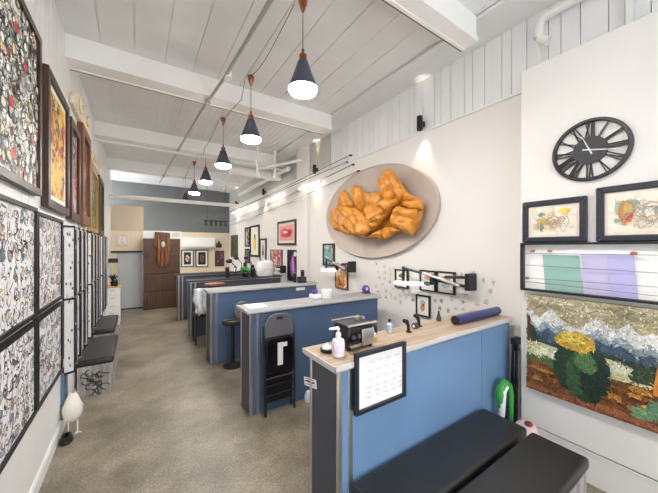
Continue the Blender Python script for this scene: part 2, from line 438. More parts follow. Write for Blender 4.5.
picture('framed_painting', 'dark framed tall painting of yellow and red swirls, next after the largest painting', 'painting', LEFT, 2.985, 3.80, 2.06, 3.13, .065, .045, 'darkbrown', dragon([YEL, YEL, (240, 200, 60), RED, ORG, (60, 80, 70)], (226, 186, 60), 11), 'framed paintings along the left wall', mount=.05)
picture('framed_painting', 'dark framed painting with pink and black figure beside the yellow painting', 'painting', LEFT, 3.88, 4.43, 2.04, 3.08, .08, .05, 'darkbrown', dragon([(196, 110, 120), BLK, (206, 170, 160), RED, (90, 60, 60)], (190, 160, 150), 12), 'framed paintings along the left wall')
picture('framed_painting', 'reddish brown wooden framed painting under the first cream crest', 'painting', LEFT, 4.55, 5.25, 2.04, 3.26, .12, .06, wood('red_brown_frame', (96, 54, 32), (138, 84, 52), 'Z'), dragon([(110, 60, 40), (160, 90, 60), BLK, ORG], (96, 58, 44), 13), 'framed paintings along the left wall')
picture('framed_painting', 'gold edged painting in green and orange further along the left wall', 'painting', LEFT, 5.4, 6.3, 1.99, 2.95, .05, .05, mat('gold_frame', (190, 150, 80), .35, .6), dragon([ORG, GRN, (60, 86, 50), YEL, (40, 50, 40)], (120, 110, 60), 14), 'framed paintings along the left wall')
picture('framed_painting', 'last dark painting on left wall before the pale grey door', 'painting', LEFT, 6.5, 7.35, 1.97, 3.03, .1, .05, 'darkbrown', dragon([(60, 50, 40), (110, 80, 50), BLK, GRN], (58, 46, 38), 15), 'framed paintings along the left wall')
# cream carved crests on top of frames
def crest(y0, y1, z, hgt, label):
    r = thing('carved_crest', label, 'ornament', (-.6, (y0 + y1) / 2, z), 'cream carved crests above the paintings')
    m_ = MB(); n = 9; pts = []
    for i in range(n + 1):
        u = i / n; pts.append((y0 + u * (y1 - y0), z + hgt * (.35 + .65 * math.sin(PI * u) ** .7) + .03 * math.sin(9 * u)))
    m_.prism(LEFT, [(y0, z)] + pts + [(y1, z)], 0, .05); m_.build('plaque', 'ivory', r, bevel=.012)
    for u0, dr in ((.25, -1), (.75, 1)):
        s = MB()
        P = []
        for i in range(16):
            a = dr * i * .42; q = .105 * (1 - i / 18) * hgt / .25
            P.append((-.535, y0 + u0 * (y1 - y0) + q * math.cos(a) * 1.2, z + hgt * .5 + q * math.sin(a)))
        s.tube(P, .018, 6); s.build('scroll', 'ivory', r)
crest(4.05, 5.25, 3.27, .25, 'nearer cream carved crest above the reddish brown framed painting')
crest(5.5, 6.6, 3.05, .2, 'farther cream carved crest above the last paintings on left wall')
# flash sheets
ac1 = [(150, 96, 64), (122, 62, 44), (104, 130, 140), (206, 190, 160)]
ac2 = [(130, 132, 150), (160, 170, 190), (120, 120, 126), (180, 150, 120)]
FL = [(1.72, 2.775, 1.275, 2.02, 'upper nearest black framed sheet of tattoo drawings with brown accents', 21, 10, 6, ac1),
      (2.79, 3.60, 1.28, 2.0, 'upper second black framed sheet of tattoo drawings beside the display rack', 22, 8, 6, ac1),
      (1.72, 2.775, .61, 1.245, 'lower nearest black framed sheet of grey tattoo drawings near the floor', 23, 11, 6, ac2),
      (2.79, 3.60, .61, 1.25, 'lower second black framed sheet of grey tattoo drawings above the white bird', 24, 8, 6, ac2)]
for a0, a1, b0, b1, lab, sd, nx, ny, ac in FL:
    r = picture('flash_sheet', lab, 'poster', LEFT, a0, a1, b0, b1, .025, .03, 'black', art_flash(sd, nx, ny, ac), 'framed tattoo flash sheets')
# display rack of hinged leaves
def rack(y0, n, step, label):
    r = thing('poster_rack', label, 'rack', (-.6, y0, .35), 'hinged leaf poster racks')
    for zr in (1.86, .62): MB().box(-.6, -.575, y0 - .06, y0 + n * step, zr, zr + .07).build('wall_rail', 'alu', r, smooth=False)
    g = random.Random(int(y0 * 10))
    for i in range(n):
        y = y0 + i * step; dx, dy = .075, -.045
        z1 = 1.96 - .01 * (i % 2); z0 = .53 + .03 * (i % 3)
        a = Vector((-.585, y, 0)); bq = Vector((-.585 + dx, y - dy, 0)); nrm = Vector((-dy, -dx, 0)).normalized()
        Fl = lambda u, v, h, a=a, bq=bq, nrm=nrm: tuple(a + (bq - a) * u - nrm * h + Vector((0, 0, v)))
        f = MB()
        for u0, u1 in ((-.02, .06), (.94, 1.04)): f.rect(Fl, u0, u1, z0, z1, -.008, .008)
        zm = 1.24
        for zz in (z0, zm, z1 - .02): f.rect(Fl, 0, 1, zz, zz + .02, -.008, .008)
        fr = f.build('leaf_frame', 'alu' if i % 2 else 'black', r, smooth=False)
        s = MB(); s.use(paint(((222, 222, 222), (60, 60, 64), (232, 232, 232), (36, 36, 40))[i % 4]))
        s.rect(Fl, .06, .94, z0 + .02, z1 - .02, -.003, .003)
        for q in range(26):
            u, v = g.uniform(.15, .85), g.uniform(z0 + .06, z1 - .06)
            s.use(paint(g.choice([(110, 110, 114), (200, 200, 200), (90, 90, 96), (160, 150, 140)])))
            for sg in (-1, 1): s.poly(lambda a_, b_, h_, sg=sg, Fl=Fl: Fl(a_, b_, sg * h_), blob(u, v, .09, .018, 8, g), .0035)
        s.build('sheet', None, fr, smooth=False, flat=True)
    return r
rack(3.68, 7, .15, 'nearer wall rack of hinged black and silver poster leaves, above the first bench')
rack(4.95, 7, .19, 'middle wall rack of hinged poster leaves above the second bench')
rack(6.45, 5, .22, 'farthest wall rack of hinged poster leaves near the white drawers')
# blue grey backing strips hanging under the first rack
s = MB().box(-.6, -.575, 3.66, 3.72, .12, .56).box(-.6, -.575, 3.78, 3.84, .12, .56)
tag(s.build('wall_bracket', mat('blue_grey_metal', (96, 122, 150), .4, .3), None, smooth=False), 'blue grey metal bracket strips on left wall behind the white bird', 'bracket')
# benches on the left
def bench(x0, x1, y0, y1, ztop, label, group, marks=False):
    r = thing('storage_bench', label, 'bench', ((x0 + x1) / 2, (y0 + y1) / 2, 0), group)
    b = MB(); zc = ztop - .075
    b.box(x0 + .02, x1 - .015, y0 + .015, y1 - .015, 0, zc)
    n = max(2, round((x1 - x0) / .09))
    for i in range(n):                                    # planks of the end and of the long side
        xa = x0 + .02 + i * (x1 - x0 - .035) / n; b.box(xa + .003, xa + (x1 - x0 - .035) / n - .003, y0 + .008, y0 + .015, 0, zc)
    n = max(3, round((y1 - y0) / .12))
    for i in range(n):
        ya = y0 + .015 + i * (y1 - y0 - .03) / n; b.box(x1 - .015, x1 - .008, ya + .003, ya + (y1 - y0 - .03) / n - .003, 0, zc)
    bx = b.build('box', 'greywood', r, smooth=False)
    if marks:
        k = MB('ink'); g = random.Random(3); F = FY(y0 + .008)
        for q in range(26): k.ribbon(F, wig(x0 + .18 + g.uniform(-.07, .07), zc * .5 + g.uniform(-.1, .1), .07, 6, 2, g), .014, .002)
        k.build('stencil', None, bx, flat=True, smooth=False)
    c_ = MB().box(x0, x1, y0, y1, zc, ztop); c_.build('cushion', 'vinyl', r, bevel=.03, seg=4)
    MB().tube([(x0 + .03, y0 + .004, zc + .037), (x1 - .004, y0 + .004, zc + .037)], .004, 6).build('piping', 'black', r)
bench(-.597, -.235, 4.36, 5.45, .43, 'nearer grey washed wooden bench with black cushion by the left wall', 'storage benches along the left wall', True)
bench(-.597, -.30, 5.85, 7.05, .43, 'farther grey washed wooden bench with black cushion, before the white drawers', 'storage benches along the left wall')
# white drawers
r = thing('drawer_cabinet', 'white narrow drawer cabinet beyond the benches near the pale grey door', 'cabinet', (-.46, 8.2, 0))
MB().box(-.597, -.32, 8.0, 8.4, .1, .85).build('body', 'white', r, bevel=.006)
MB().box(-.61 + .013, -.30, 7.97, 8.42, .85, .87).build('top', wood('light_wood_top', (200, 150, 100), (226, 180, 130)), r)
for q in range(4):
    dr = MB().box(-.585, -.332, 7.985, 8.0, .16 + q * .17, .315 + q * .17).build('drawer', 'white', r, bevel=.004)
    MB().tube([(-.5, 7.975, .28 + q * .17), (-.42, 7.975, .28 + q * .17)], .008, 6).build('drawer_handle', 'alu', dr)
for lx in (-.585, -.335):
    for ly in (8.02, 8.38): MB().box(lx - .012, lx + .012, ly - .012, ly + .012, 0, .1).build('leg', 'white', r)
r = thing('pump_bottle', 'black pump bottle standing on the white drawer cabinet', 'bottle', (-.4, 8.1, .87))
MB().lathe([(.035, 0), (.04, .01), (.04, .12), (.015, .15), (.012, .17)], (-.4, 8.1, .87), 16).build('bottle', 'blackgloss', r)
MB().tube([(-.4, 8.1, 1.04), (-.4, 8.1, 1.08), (-.35, 8.08, 1.075)], .008, 8).build('pump', 'black', r)
r = thing('potted_plant', 'small dark leafy plant in black pot on the white drawer cabinet', 'plant', (-.46, 8.22, .87))
MB().lathe([(.035, 0), (.05, .1), (.045, .1), (.03, .02)], (-.46, 8.22, .87), 14).build('pot', 'black', r)
l_ = MB()
for q in range(16):
    a = q * 2.4; l_.tube([(-.46, 8.22, .95), (-.46 + .04 * math.cos(a), 8.22 + .04 * math.sin(a), 1.06), (-.46 + .085 * math.cos(a), 8.22 + .085 * math.sin(a), 1.08 + .02 * (q % 4))], [.004, .014, .003], 6)
l_.build('foliage', mat('dark_foliage', (40, 52, 40), .5, var=.3), r)
tag(MB().box(-.597, -.4, 9.0, 9.12, 1.36, 1.47).build('wall_box', 'black', None, bevel=.01), 'small black box fixed on left wall just before the grey door', 'box')
# white bird
r = thing('bird_figurine', 'white pear shaped bird figurine on thin legs by the left wall', 'figurine', (-.505, 3.6, 0))
b = MB().lathe([(.002, .115), (.035, .122), (.06, .145), (.074, .185), (.076, .22), (.068, .265), (.053, .31), (.04, .345), (.03, .37), (.018, .39), (.002, .397)], (-.505, 3.6, 0), 20)
b.build('body', mat('ceramic_white', (238, 234, 224), .4, var=.04), r)
MB().tube([(-.505, 3.6, .375), (-.495, 3.585, .405), (-.485, 3.565, .425)], [.02, .014, .002], 8).build('beak', mat('grey_beak', (176, 172, 170), .5), r)
for dx in (-.03, .035):
    MB().tube([(-.505 + dx, 3.6, .14), (-.505 + dx, 3.6, .012)], .006, 8).build('leg', 'white', r)
    f = MB()
    for a in (-.5, 0, .5): f.tube([(-.505 + dx, 3.6, .006), (-.505 + dx + .045 * math.sin(a) + .01, 3.6 - .045 * math.cos(a), .006)], .005, 6)
    f.build('foot', 'white', r)
for dy in (-.0,): 
    MB().ball((-.505, 3.6, .24), (.079, .05, .07), 14, 8).build('wing', mat('cream_wing', (230, 224, 212), .5), r)
cb = MB()
for q in range(3):
    cb.tube([(-.53 + .04 * math.cos(t) * (1 - .15 * q), 3.47 + .06 * math.sin(t), .012 + .018 * q + .004 * math.sin(3 * t)) for t in [i * PI / 8 for i in range(17)]], .011, 7)
tag(cb.build('cable_coil', 'black'), 'black coiled cable on the floor beside the white bird', 'cable')

# ------------------------------------------------------------------ rear of the room
r = thing('panelled_cupboard', 'brown wood panelled cupboard standing beside the pale grey door', 'cupboard', (.6, 9.75, 0))
MB().box(.145, 1.06, 9.53, 10.0, 0, 2.0).build('body', 'darkbrown', r)
for q in range(4): MB().box(.147, 1.058, 9.505, 9.53, .02 + q * .495, .497 + q * .495).build('front_panel', 'brown', r, bevel=.005)
r = thing('white_board', 'white slotted board lying on top of the brown cupboard', 'board', (.6, 9.7, 2.0))
MB().box(.145, 1.10, 9.56, 9.6, 2.0, 2.22).box(.145, 1.1, 9.6, 9.9, 2.0, 2.02).build('panel', 'white', r, smooth=False)
sl = MB()
for q in range(6): sl.box(.86 + q * .035, .872 + q * .035, 9.556, 9.56, 2.05, 2.19)
sl.build('slots', paint((130, 122, 116)), r, smooth=False)
r = thing('wood_carving', 'carved reddish wooden figure hung on the brown cupboard', 'carving', (.6, 9.5, 1.15))
F = FY(9.505)
m_ = MB()
m_.prism(F, [(.42, 2.19), (.80, 2.17), (.79, 1.95), (.84, 1.80), (.76, 1.72), (.78, 1.45), (.73, 1.22), (.66, 1.16), (.62, 1.22), (.57, 1.17), (.48, 1.22), (.44, 1.45), (.47, 1.70), (.37, 1.78), (.40, 1.93)], 0, .06)
m_.build('slab', 'carve', r, bevel=.02)
m_ = MB()
for xx, z0_, z1_ in ((.5, 1.25, 2.1), (.58, 1.2, 1.7), (.69, 1.22, 1.7), (.74, 1.3, 2.1)):
    m_.tube([(xx, 9.43, z0_), (xx + .015, 9.41, (z0_ + z1_) / 2), (xx - .01, 9.43, z1_)], [.02, .032, .018], 8)
m_.build('ridge', wood('amber_wood', (120, 68, 30), (186, 120, 58), 'Z', .35), r)
MB().ball((.62, 9.43, 1.83), (.05, .035, .085)).build('face', 'ivory', r)
r = thing('wall_plaque', 'small pale square plaque with white zigzag mark above the grey door', 'plaque', (-.34, 9.9, 1.79))
F = FY(9.9); MB().rect(F, -.47, -.2, 1.79, 2.14, 0, .03).build('plate', mat('pale_plate', (214, 204, 188), .5), r, bevel=.01)
z = MB(); z.ribbon(F, [(-.4, 1.86), (-.38, 2.06), (-.33, 1.9), (-.30, 2.05), (-.26, 1.86)], .045, .032); z.build('mark', 'white', r, flat=True)
r = thing('air_conditioner', 'white wall mounted air conditioner on the back wall', 'air conditioner', (1.9, 11.5, 1.72))
MB().box(1.36, 2.43, 11.28, 11.5, 1.76, 2.12).build('body', 'white', r, bevel=.03)
MB().box(1.42, 2.39, 11.29, 11.42, 1.725, 1.765).build('louvre', paint((190, 190, 188)), r)
def art_flower(bg, c1, c2, seed):
    L_ = [(bg, [])]
    for i in range(9): L_.append((c1 if i % 2 else c2, el(.5 + .16 * math.cos(i * .7), .5 + .16 * math.sin(i * .7), .15, .13, 9, .2, seed + i)))
    L_.append((c2, el(.5, .5, .1, .1)))
    return art_layers(L_)
picture('framed_print', 'left black framed print with pale flower on black, under the air conditioner', 'picture', BACK, 1.31, 1.72, 1.04, 1.66, .03, .03, 'black', art_flower((30, 26, 24), (236, 226, 206), (160, 120, 90), 3), 'black framed prints on the back wall', mount=.06)
picture('framed_print', 'right black framed print with brown flower on black, under the air conditioner', 'picture', BACK, 1.78, 2.22, 1.02, 1.66, .03, .03, 'black', art_flower((30, 24, 22), (150, 110, 80), (96, 60, 44), 9), 'black framed prints on the back wall', mount=.06)
picture('framed_print', 'unframed dark purple print on back wall right of the two flower prints', 'picture', BACK, 2.46, 2.80, 1.02, 1.62, .015, .02, 'darkbrown', art_scribble([(96, 60, 70), (140, 96, 90), (50, 40, 50)], 24, .12, .03, .5, (74, 52, 60), 6), 'black framed prints on the back wall')
r = thing('wall_crest', 'little dark crest ornament above the purple print on back wall', 'ornament', (2.6, 11.5, 1.72))
MB().prism(BACK, [(2.5, 1.74), (2.7, 1.74), (2.71, 1.85), (2.66, 1.9), (2.6, 2.02), (2.54, 1.9), (2.49, 1.85)], 0, .05).build('crest', 'darkbrown', r, bevel=.01)

# ------------------------------------------------------------------ right wall pictures
G = 'framed pictures on the long right wall'
def pic(label, y1, y0, z0, z1, art, fw=.03, fm='black', mount=0, mc=(238, 236, 230), name='framed_print', dep=.03):
    return picture(name, label, 'picture', RIGHT, y0, y1, z0, z1, fw, dep, fm, art, G, mount, mc)
S = art_scribble
pic('tall dark green print on right wall, farthest back beside the corner', 11.2, 10.36, 1.38, 2.2, S([(60, 74, 40), (110, 110, 50), (40, 44, 34)], 40, .2, .05, .5, (74, 78, 44), 31), .04, 'darkbrown')
pic('narrow dark framed print left of the tall yellow figure print', 9.5, 9.02, 1.77, 2.40, S([(80, 70, 60), BLK, (200, 190, 170)], 20, .2, .04, .5, (206, 196, 176), 32), .05)
pic('tall black framed print with a yellow figure on white', 8.95, 8.16, 1.46, 2.42, art_layers([((232, 226, 206), []), ((214, 178, 60), el(.5, .45, .22, .36, 12, .15, 2)), ((120, 96, 50), el(.5, .68, .14, .12)), ((238, 206, 90), el(.52, .4, .1, .22))]), .06, mount=.06)
pic('black framed print with pink and grey face, right of the yellow figure', 8.1, 7.62, 1.34, 2.0, art_layers([((226, 216, 210), []), ((120, 92, 96), el(.5, .5, .3, .34, 12, .15, 4)), ((196, 150, 140), el(.5, .6, .2, .18)), ((60, 50, 56), el(.5, .3, .16, .12))]), .05, mount=.05)
pic('small dark framed print below the narrow one', 9.5, 9.0, 1.24, 1.70, S([BLK, (110, 104, 100)], 18, .16, .04, .6, (190, 184, 176), 35), .05)
pic('wide dark framed red and pink print on right wall', 6.83, 5.82, 1.80, 2.39, art_layers([((222, 150, 140), []), ((196, 60, 58), el(.5, .5, .42, .3, 14, .25, 1)), ((150, 40, 44), el(.3, .45, .14, .2, 10, .2, 2)), ((236, 196, 186), el(.62, .55, .2, .1, 10, .2, 3)), ((190, 70, 66), el(.75, .4, .1, .16))]), .05, 'darkbrown', mount=.06, mc=(222, 210, 206))
pic('pink print with red branching pattern below the wide red print', 7.3, 6.56, 1.28, 1.69, S([(160, 50, 60), (196, 96, 100), (120, 40, 50)], 26, .14, .03, .2, (222, 176, 176), 37), .015, 'darkbrown')
pic('tall black poster with a violet figure beside the pilaster', 6.25, 5.69, .97, 1.69, art_layers([((26, 24, 30), []), ((150, 84, 170), [(.35, .1), (.7, .2), (.75, .5), (.6, .8), (.45, .9), (.38, .6), (.25, .4)]), ((206, 150, 210), [(.42, .3), (.56, .35), (.55, .75), (.46, .8)]), ((226, 226, 230), el(.3, .88, .14, .08)), ((196, 196, 206), el(.35, .2, .12, .1))]), .01, 'black', name='poster')
pic('dark framed teal print below left of the oval wall sculpture', 4.68, 4.30, 1.40, 1.82, S([(140, 180, 176), (80, 120, 120), (180, 200, 196)], 18, .12, .04, .5, (128, 164, 160), 39), .03, 'darkbrown')
pic('unframed orange and brown print behind the second station lamp', 4.26, 3.90, 1.03, 1.44, S([(200, 120, 60), (230, 200, 160), (120, 80, 50), (236, 230, 220)], 26, .1, .03, .5, (214, 160, 104), 40), .008, 'darkbrown')
def small(c1, c2): return art_layers([((238, 236, 232), []), (c1, el(.5, .72, .36, .18, 12, .2, 3)), (c2, el(.5, .3, .34, .14, 12, .2, 5))])
pic('small black framed print with olive drawing, first left above the front counter', 2.815, 2.59, 1.20, 1.45, small((120, 130, 60), (190, 190, 186)), .016, mount=.02)
pic('small black framed print with orange and green drawings, middle of the upper three', 2.395, 2.165, 1.21, 1.465, small((222, 160, 120), (70, 120, 96)), .016, mount=.02)
pic('small black framed print with orange drawing, right of the upper three', 2.15, 1.915, 1.21, 1.468, small((222, 160, 110), (196, 196, 196)), .016, mount=.02)
pic('small black framed print hung lower with grey and orange drawing', 2.455, 2.245, .885, 1.15, art_layers([((234, 232, 230), []), ((176, 176, 178), el(.5, .68, .34, .2, 12, .2, 7)), ((206, 140, 96), el(.55, .35, .26, .22, 12, .2, 5)), ((90, 90, 96), el(.45, .55, .12, .1))]), .016, mount=.02)
# wall stickers
g = random.Random(9)
pts = []
for i in range(1500):
    y, z = g.uniform(1.5, 3.22), g.uniform(1.0, 1.5)
    if any(abs(y - p[0]) < .085 and abs(z - p[1]) < .075 for p in pts): continue
    if 1.88 < y < 2.84 and z > 1.17: continue
    if 2.2 < y < 2.5 and z < 1.19: continue
    if y < 1.75 and z > 1.2 and g.random() < .85: continue
    pts.append((y, z))
SM = [paint(c) for c in ((176, 177, 177), (192, 192, 191), (140, 142, 144), (198, 198, 196))]
for i, (y, z) in enumerate(pts[:110]):
    m_ = MB(); m_.use(g.choice(SM))
    F = RIGHT; m_.prism(F, blob(y, z, g.uniform(.016, .028), g.uniform(.018, .034), 9, g), 0, .0015)
    for q in range(3): m_.use(g.choice(SM)); m_.ribbon(F, wig(y + g.uniform(-.012, .012), z + g.uniform(-.015, .015), .024, 5, 2, g), .007, .0016 + .0002 * q)
    tag(m_.build('wall_sticker', None, None, smooth=False, flat=True), 'small grey tattoo design sticker on the white wall above the front counter', 'sticker', 'tattoo stickers on the wall')

# oval wall sculpture
r = thing('wall_sculpture', 'large oval greige board with crumpled golden sculpture on right wall', 'sculpture', (3.0, 3.32, 1.59))
CY, CZZ, RY, RZ = 3.32, 2.28, 1.215, .695
n = 64
m_ = MB(); vs = []
for (k, hh) in ((1.0, 0), (1.0, .04), (.985, .052), (.965, .04), (.0001, .036)):
    for i in range(n):
        t = 2 * PI * i / n; vs.append(RIGHT(CY + RY * k * math.cos(t), CZZ + RZ * k * math.sin(t), hh))
m_.add(vs, [(j * n + i, j * n + (i + 1) % n, (j + 1) * n + (i + 1) % n, (j + 1) * n + i) for j in range(4) for i in range(n)])
m_.build('oval_board', 'greige', r)
OUT = [(45, 245), (115, 232), (112, 205), (145, 160), (160, 190), (180, 140), (200, 150), (212, 168), (240, 175), (265, 172), (292, 168), (285, 125), (318, 105), (335, 74), (358, 80), (377, 115), (395, 155), (402, 172), (432, 186), (465, 210), (467, 245), (455, 300), (430, 355), (380, 345), (345, 345), (320, 365), (285, 378), (240, 370), (170, 355), (130, 350), (60, 335), (38, 290)]
def px2w(x, y):            # outline of the sculpture laid out on the wall
    u = 320 + x / 4.485; v = 155 + y / 4.485
    th = math.atan2(192, 288); dx = (u - 329) / 288; dz = (247.3 - v) / 288
    X = math.sin(th) + dx * math.cos(th); Y = math.cos(th) - dx * math.sin(th); t = 2.9 / X
    return (Y * t, dz * t + H)
W_ = [px2w(*p) for p in OUT]
def edist(p, P):
    d = 9
    for i in range(len(P)):
        a, b = P[i], P[(i + 1) % len(P)]; ex, ey = b[0] - a[0], b[1] - a[1]
        t = max(0, min(1, ((p[0] - a[0]) * ex + (p[1] - a[1]) * ey) / (ex * ex + ey * ey + 1e-9)))
        d = min(d, math.hypot(p[0] - a[0] - t * ex, p[1] - a[1] - t * ey))
    return d
from mathutils.geometry import delaunay_2d_cdt
def crumple(F, P, seed, base, amp, step=.03, tilt=0, name='petal', parent=None, m='gold', ang=1.2, freq=7):
    # a stiff crumpled sheet with a true cut outline; folds run along the direction ang
    ed = []
    for i in range(len(P)):
        a, b = Vector(P[i]), Vector(P[(i + 1) % len(P)]); n_ = max(1, int((b - a).length / step))
        ed += [a.lerp(b, k / n_) for k in range(n_)]
    g = random.Random(int(seed * 100)); pin = []
    ys = [p.x for p in ed]; zs = [p.y for p in ed]; E_ = [tuple(p) for p in ed]
    y = min(ys)
    while y < max(ys):
        z = min(zs)
        while z < max(zs):
            q = (y + g.uniform(-.35, .35) * step, z + g.uniform(-.35, .35) * step)
            if inside(q, E_) and edist(q, E_) > step * .45: pin.append(Vector(q))
            z += step
        y += step
    V, _, T, *_r = delaunay_2d_cdt(ed + pin, [], [list(range(len(ed)))], 1, 1e-5)
    cyy = (min(ys) + max(ys)) / 2; czz = (min(zs) + max(zs)) / 2
    out = []
    ca, sa = math.cos(ang), math.sin(ang)
    for p in V:
        e = edist((p.x, p.y), E_)
        s_ = (p.x - cyy) * sa - (p.y - czz) * ca; t_ = (p.x - cyy) * ca + (p.y - czz) * sa
        wv = noise.noise(Vector((t_ * 2.5, s_ * 2.5, seed))) * .35
        f1 = abs(((s_ + wv * .3) * freq + seed) % 2 - 1)                    # sharp folds
        f2 = 1 - abs(noise.noise(Vector((s_ * 8, t_ * 3.5, seed * 2)))) * 2.2
        f3 = noise.noise(Vector((s_ * 18, t_ * 14, seed)))
        hh = base + amp * (.25 + .45 * min(e / .05, 1) ** .5 + .45 * f1 * min(e / .03 + .35, 1) + .34 * f2 + .2 * f3) + tilt * (p.y - czz)
        out.append(F(p.x, p.y, max(hh, .045)))
    mb = MB(m); mb.add(out, [tuple(t) for t in T])
    o = mb.build(name, None, parent, smooth=True, sharp=.42)
    s2 = o.modifiers.new('thick', 'SOLIDIFY'); s2.thickness = .012; s2.offset = 0
    return o
MIDP = [(45, 245), (112, 232), (122, 215), (130, 200), (160, 195), (200, 175), (240, 180), (290, 180), (335, 160), (390, 170), (430, 190), (460, 215), (462, 245), (450, 300), (425, 350), (380, 342), (345, 342), (320, 360), (285, 372), (240, 366), (170, 352), (130, 345), (60, 333), (40, 290)]
crumple(RIGHT, [px2w(*p) for p in MIDP], 1.3, .05, .06, .035, name='golden_form', parent=r, ang=1.2, freq=4)
PET = [([(38, 290), (45, 245), (112, 232), (140, 285), (138, 350), (60, 335)], .05, .06, .0, 1.3, 5),
       ([(112, 205), (125, 185), (145, 158), (160, 192), (176, 225), (178, 290), (150, 320), (118, 280)], .10, .08, .05, 1.5, 7),
       ([(165, 190), (174, 150), (181, 138), (200, 148), (214, 168), (240, 176), (262, 215), (262, 270), (225, 285), (180, 250)], .09, .09, .05, 1.7, 8),
       ([(240, 176), (265, 170), (292, 168), (300, 200), (290, 250), (262, 285), (248, 240)], .08, .08, 0, 1.0, 8),
       ([(283, 128), (318, 103), (328, 84), (336, 72), (358, 80), (368, 100), (377, 115), (395, 155), (400, 172), (385, 200), (350, 235), (315, 215), (292, 180)], .12, .10, .10, 1.9, 9),
       ([(395, 168), (430, 184), (432, 198), (420, 205), (385, 205)], .10, .06, 0, .2, 8),
       ([(380, 205), (425, 200), (465, 208), (467, 246), (430, 248), (375, 232)], .10, .07, 0, .15, 9),
       ([(350, 255), (380, 232), (425, 246), (464, 248), (455, 300), (430, 355), (428, 362), (405, 352), (380, 342), (345, 325)], .08, .10, 0, .5, 8),
       ([(300, 325), (345, 322), (375, 342), (345, 348), (320, 366), (300, 380), (285, 376), (278, 352)], .10, .07, 0, .7, 9),
       ([(125, 225), (180, 235), (235, 262), (262, 300), (258, 340), (228, 370), (172, 354), (140, 320)], .16, .10, .04, 1.3, 4),
       ([(230, 262), (268, 225), (310, 215), (380, 200), (384, 215), (345, 262), (305, 305), (262, 340), (250, 300)], .17, .11, .0, .75, 9),
       ([(100, 300), (140, 330), (180, 358), (240, 362), (300, 335), (300, 352), (285, 378), (240, 374), (170, 360), (128, 350)], .14, .06, 0, .1, 7)]
PET += [([(318, 105), (328, 84), (336, 72), (346, 78), (352, 120), (346, 172), (325, 168)], .17, .07, 0, 1.6, 12),
        ([(345, 80), (358, 80), (377, 115), (392, 150), (368, 172), (350, 122)], .15, .08, 0, 2.0, 12),
        ([(285, 127), (318, 104), (326, 150), (318, 186), (294, 165)], .14, .07, 0, 1.5, 12),
        ([(168, 165), (180, 138), (192, 150), (198, 195), (178, 205)], .14, .07, 0, 1.6, 12),
        ([(198, 152), (214, 168), (232, 205), (208, 215)], .13, .07, 0, 1.9, 12),
        ([(140, 162), (147, 160), (162, 200), (160, 240), (138, 220)], .14, .06, 0, 1.7, 12),
        ([(255, 250), (330, 200), (376, 205), (330, 240), (270, 275)], .24, .07, 0, .6, 14),
        ([(250, 280), (300, 262), (350, 240), (330, 268), (268, 312)], .22, .07, 0, .5, 14),
        ([(150, 250), (205, 240), (245, 280), (240, 335), (200, 350), (160, 320)], .24, .06, 0, 1.2, 3)]
for i, (sp, bs, am, tl, an, fq) in enumerate(PET):
    crumple(RIGHT, [px2w(*p) for p in sp], 2.1 + i * 1.37, bs + (.03 if i % 2 else -.01), am * 1.2, .018, tl + (.22 if i % 3 else .05), parent=r, ang=an, freq=fq)

# ------------------------------------------------------------------ clock wall
r = thing('wall_clock', 'large black openwork clock with roman numerals on white wall', 'clock', (2.8, .703, 2.24))
cy, cz, R = .703, 2.470, .228
def ring(mb, r0, r1, h0, h1, n=48):
    vs = []
    for rr, hh in ((r0, h0), (r1, h0), (r1, h1), (r0, h1)):
        for i in range(n): t = 2 * PI * i / n; vs.append(CLK(cy + rr * math.cos(t), cz + rr * math.sin(t), hh))
    mb.add(vs, [(j * n + i, j * n + (i + 1) % n, ((j + 1) % 4) * n + (i + 1) % n, ((j + 1) % 4) * n + i) for j in range(4) for i in range(n)])
m_ = MB(); ring(m_, R - .024, R, 0, .03); m_.build('rim', 'black', r, bevel=.004)
m_ = MB(); m_.prism(CLK, [(cy + .10 * math.cos(2 * PI * i / 40), cz + .10 * math.sin(2 * PI * i / 40)) for i in range(40)], 0, .018); m_.build('centre_disc', mat('dark_slate_disc', (48, 50, 52), .6, var=.15, scale=40), r)
NUM = {0: '|X||', 1: '|', 2: '||', 3: '|||', 4: '|V', 5: 'V', 6: 'V|', 7: 'V||', 8: 'V|||', 9: '|X', 10: 'X', 11: 'X|'}
NUM[0] = 'X||'
for k in range(12):
    t = PI / 2 - 2 * PI * k / 12
    # seen from the room, clockwise: the wall's a axis (Y) runs right to left
    er = Vector((-math.cos(t), math.sin(t))); et = Vector((-math.sin(t), -math.cos(t)))
    s_ = NUM[k]; wid = {'|': .013, 'V': .032, 'X': .034}; tot = sum(wid[c_] for c_ in s_); off = -tot / 2
    m_ = MB()
    def bar(u0, r0_, u1, r1_, w=.009):
        p0 = er * r0_ + et * u0; p1 = er * r1_ + et * u1
        q = [(cy + p0.x + et.x * -w / 2, cz + p0.y + et.y * -w / 2), (cy + p0.x + et.x * w / 2, cz + p0.y + et.y * w / 2), (cy + p1.x + et.x * w / 2, cz + p1.y + et.y * w / 2), (cy + p1.x - et.x * w / 2, cz + p1.y - et.y * w / 2)]
        m_.prism(CLK, q, .006, .016)
    for c_ in s_:
        mid = off + wid[c_] / 2
        if c_ == '|': bar(mid, .095, mid, R - .02)
        elif c_ == 'V': bar(mid, .097, mid - .011, R - .02); bar(mid, .097, mid + .011, R - .02, .006)
        else: bar(mid - .011, .097, mid + .011, R - .02); bar(mid + .011, .097, mid - .011, R - .02, .006)
        off += wid[c_]
    m_.build('numeral', 'black', r, smooth=False)
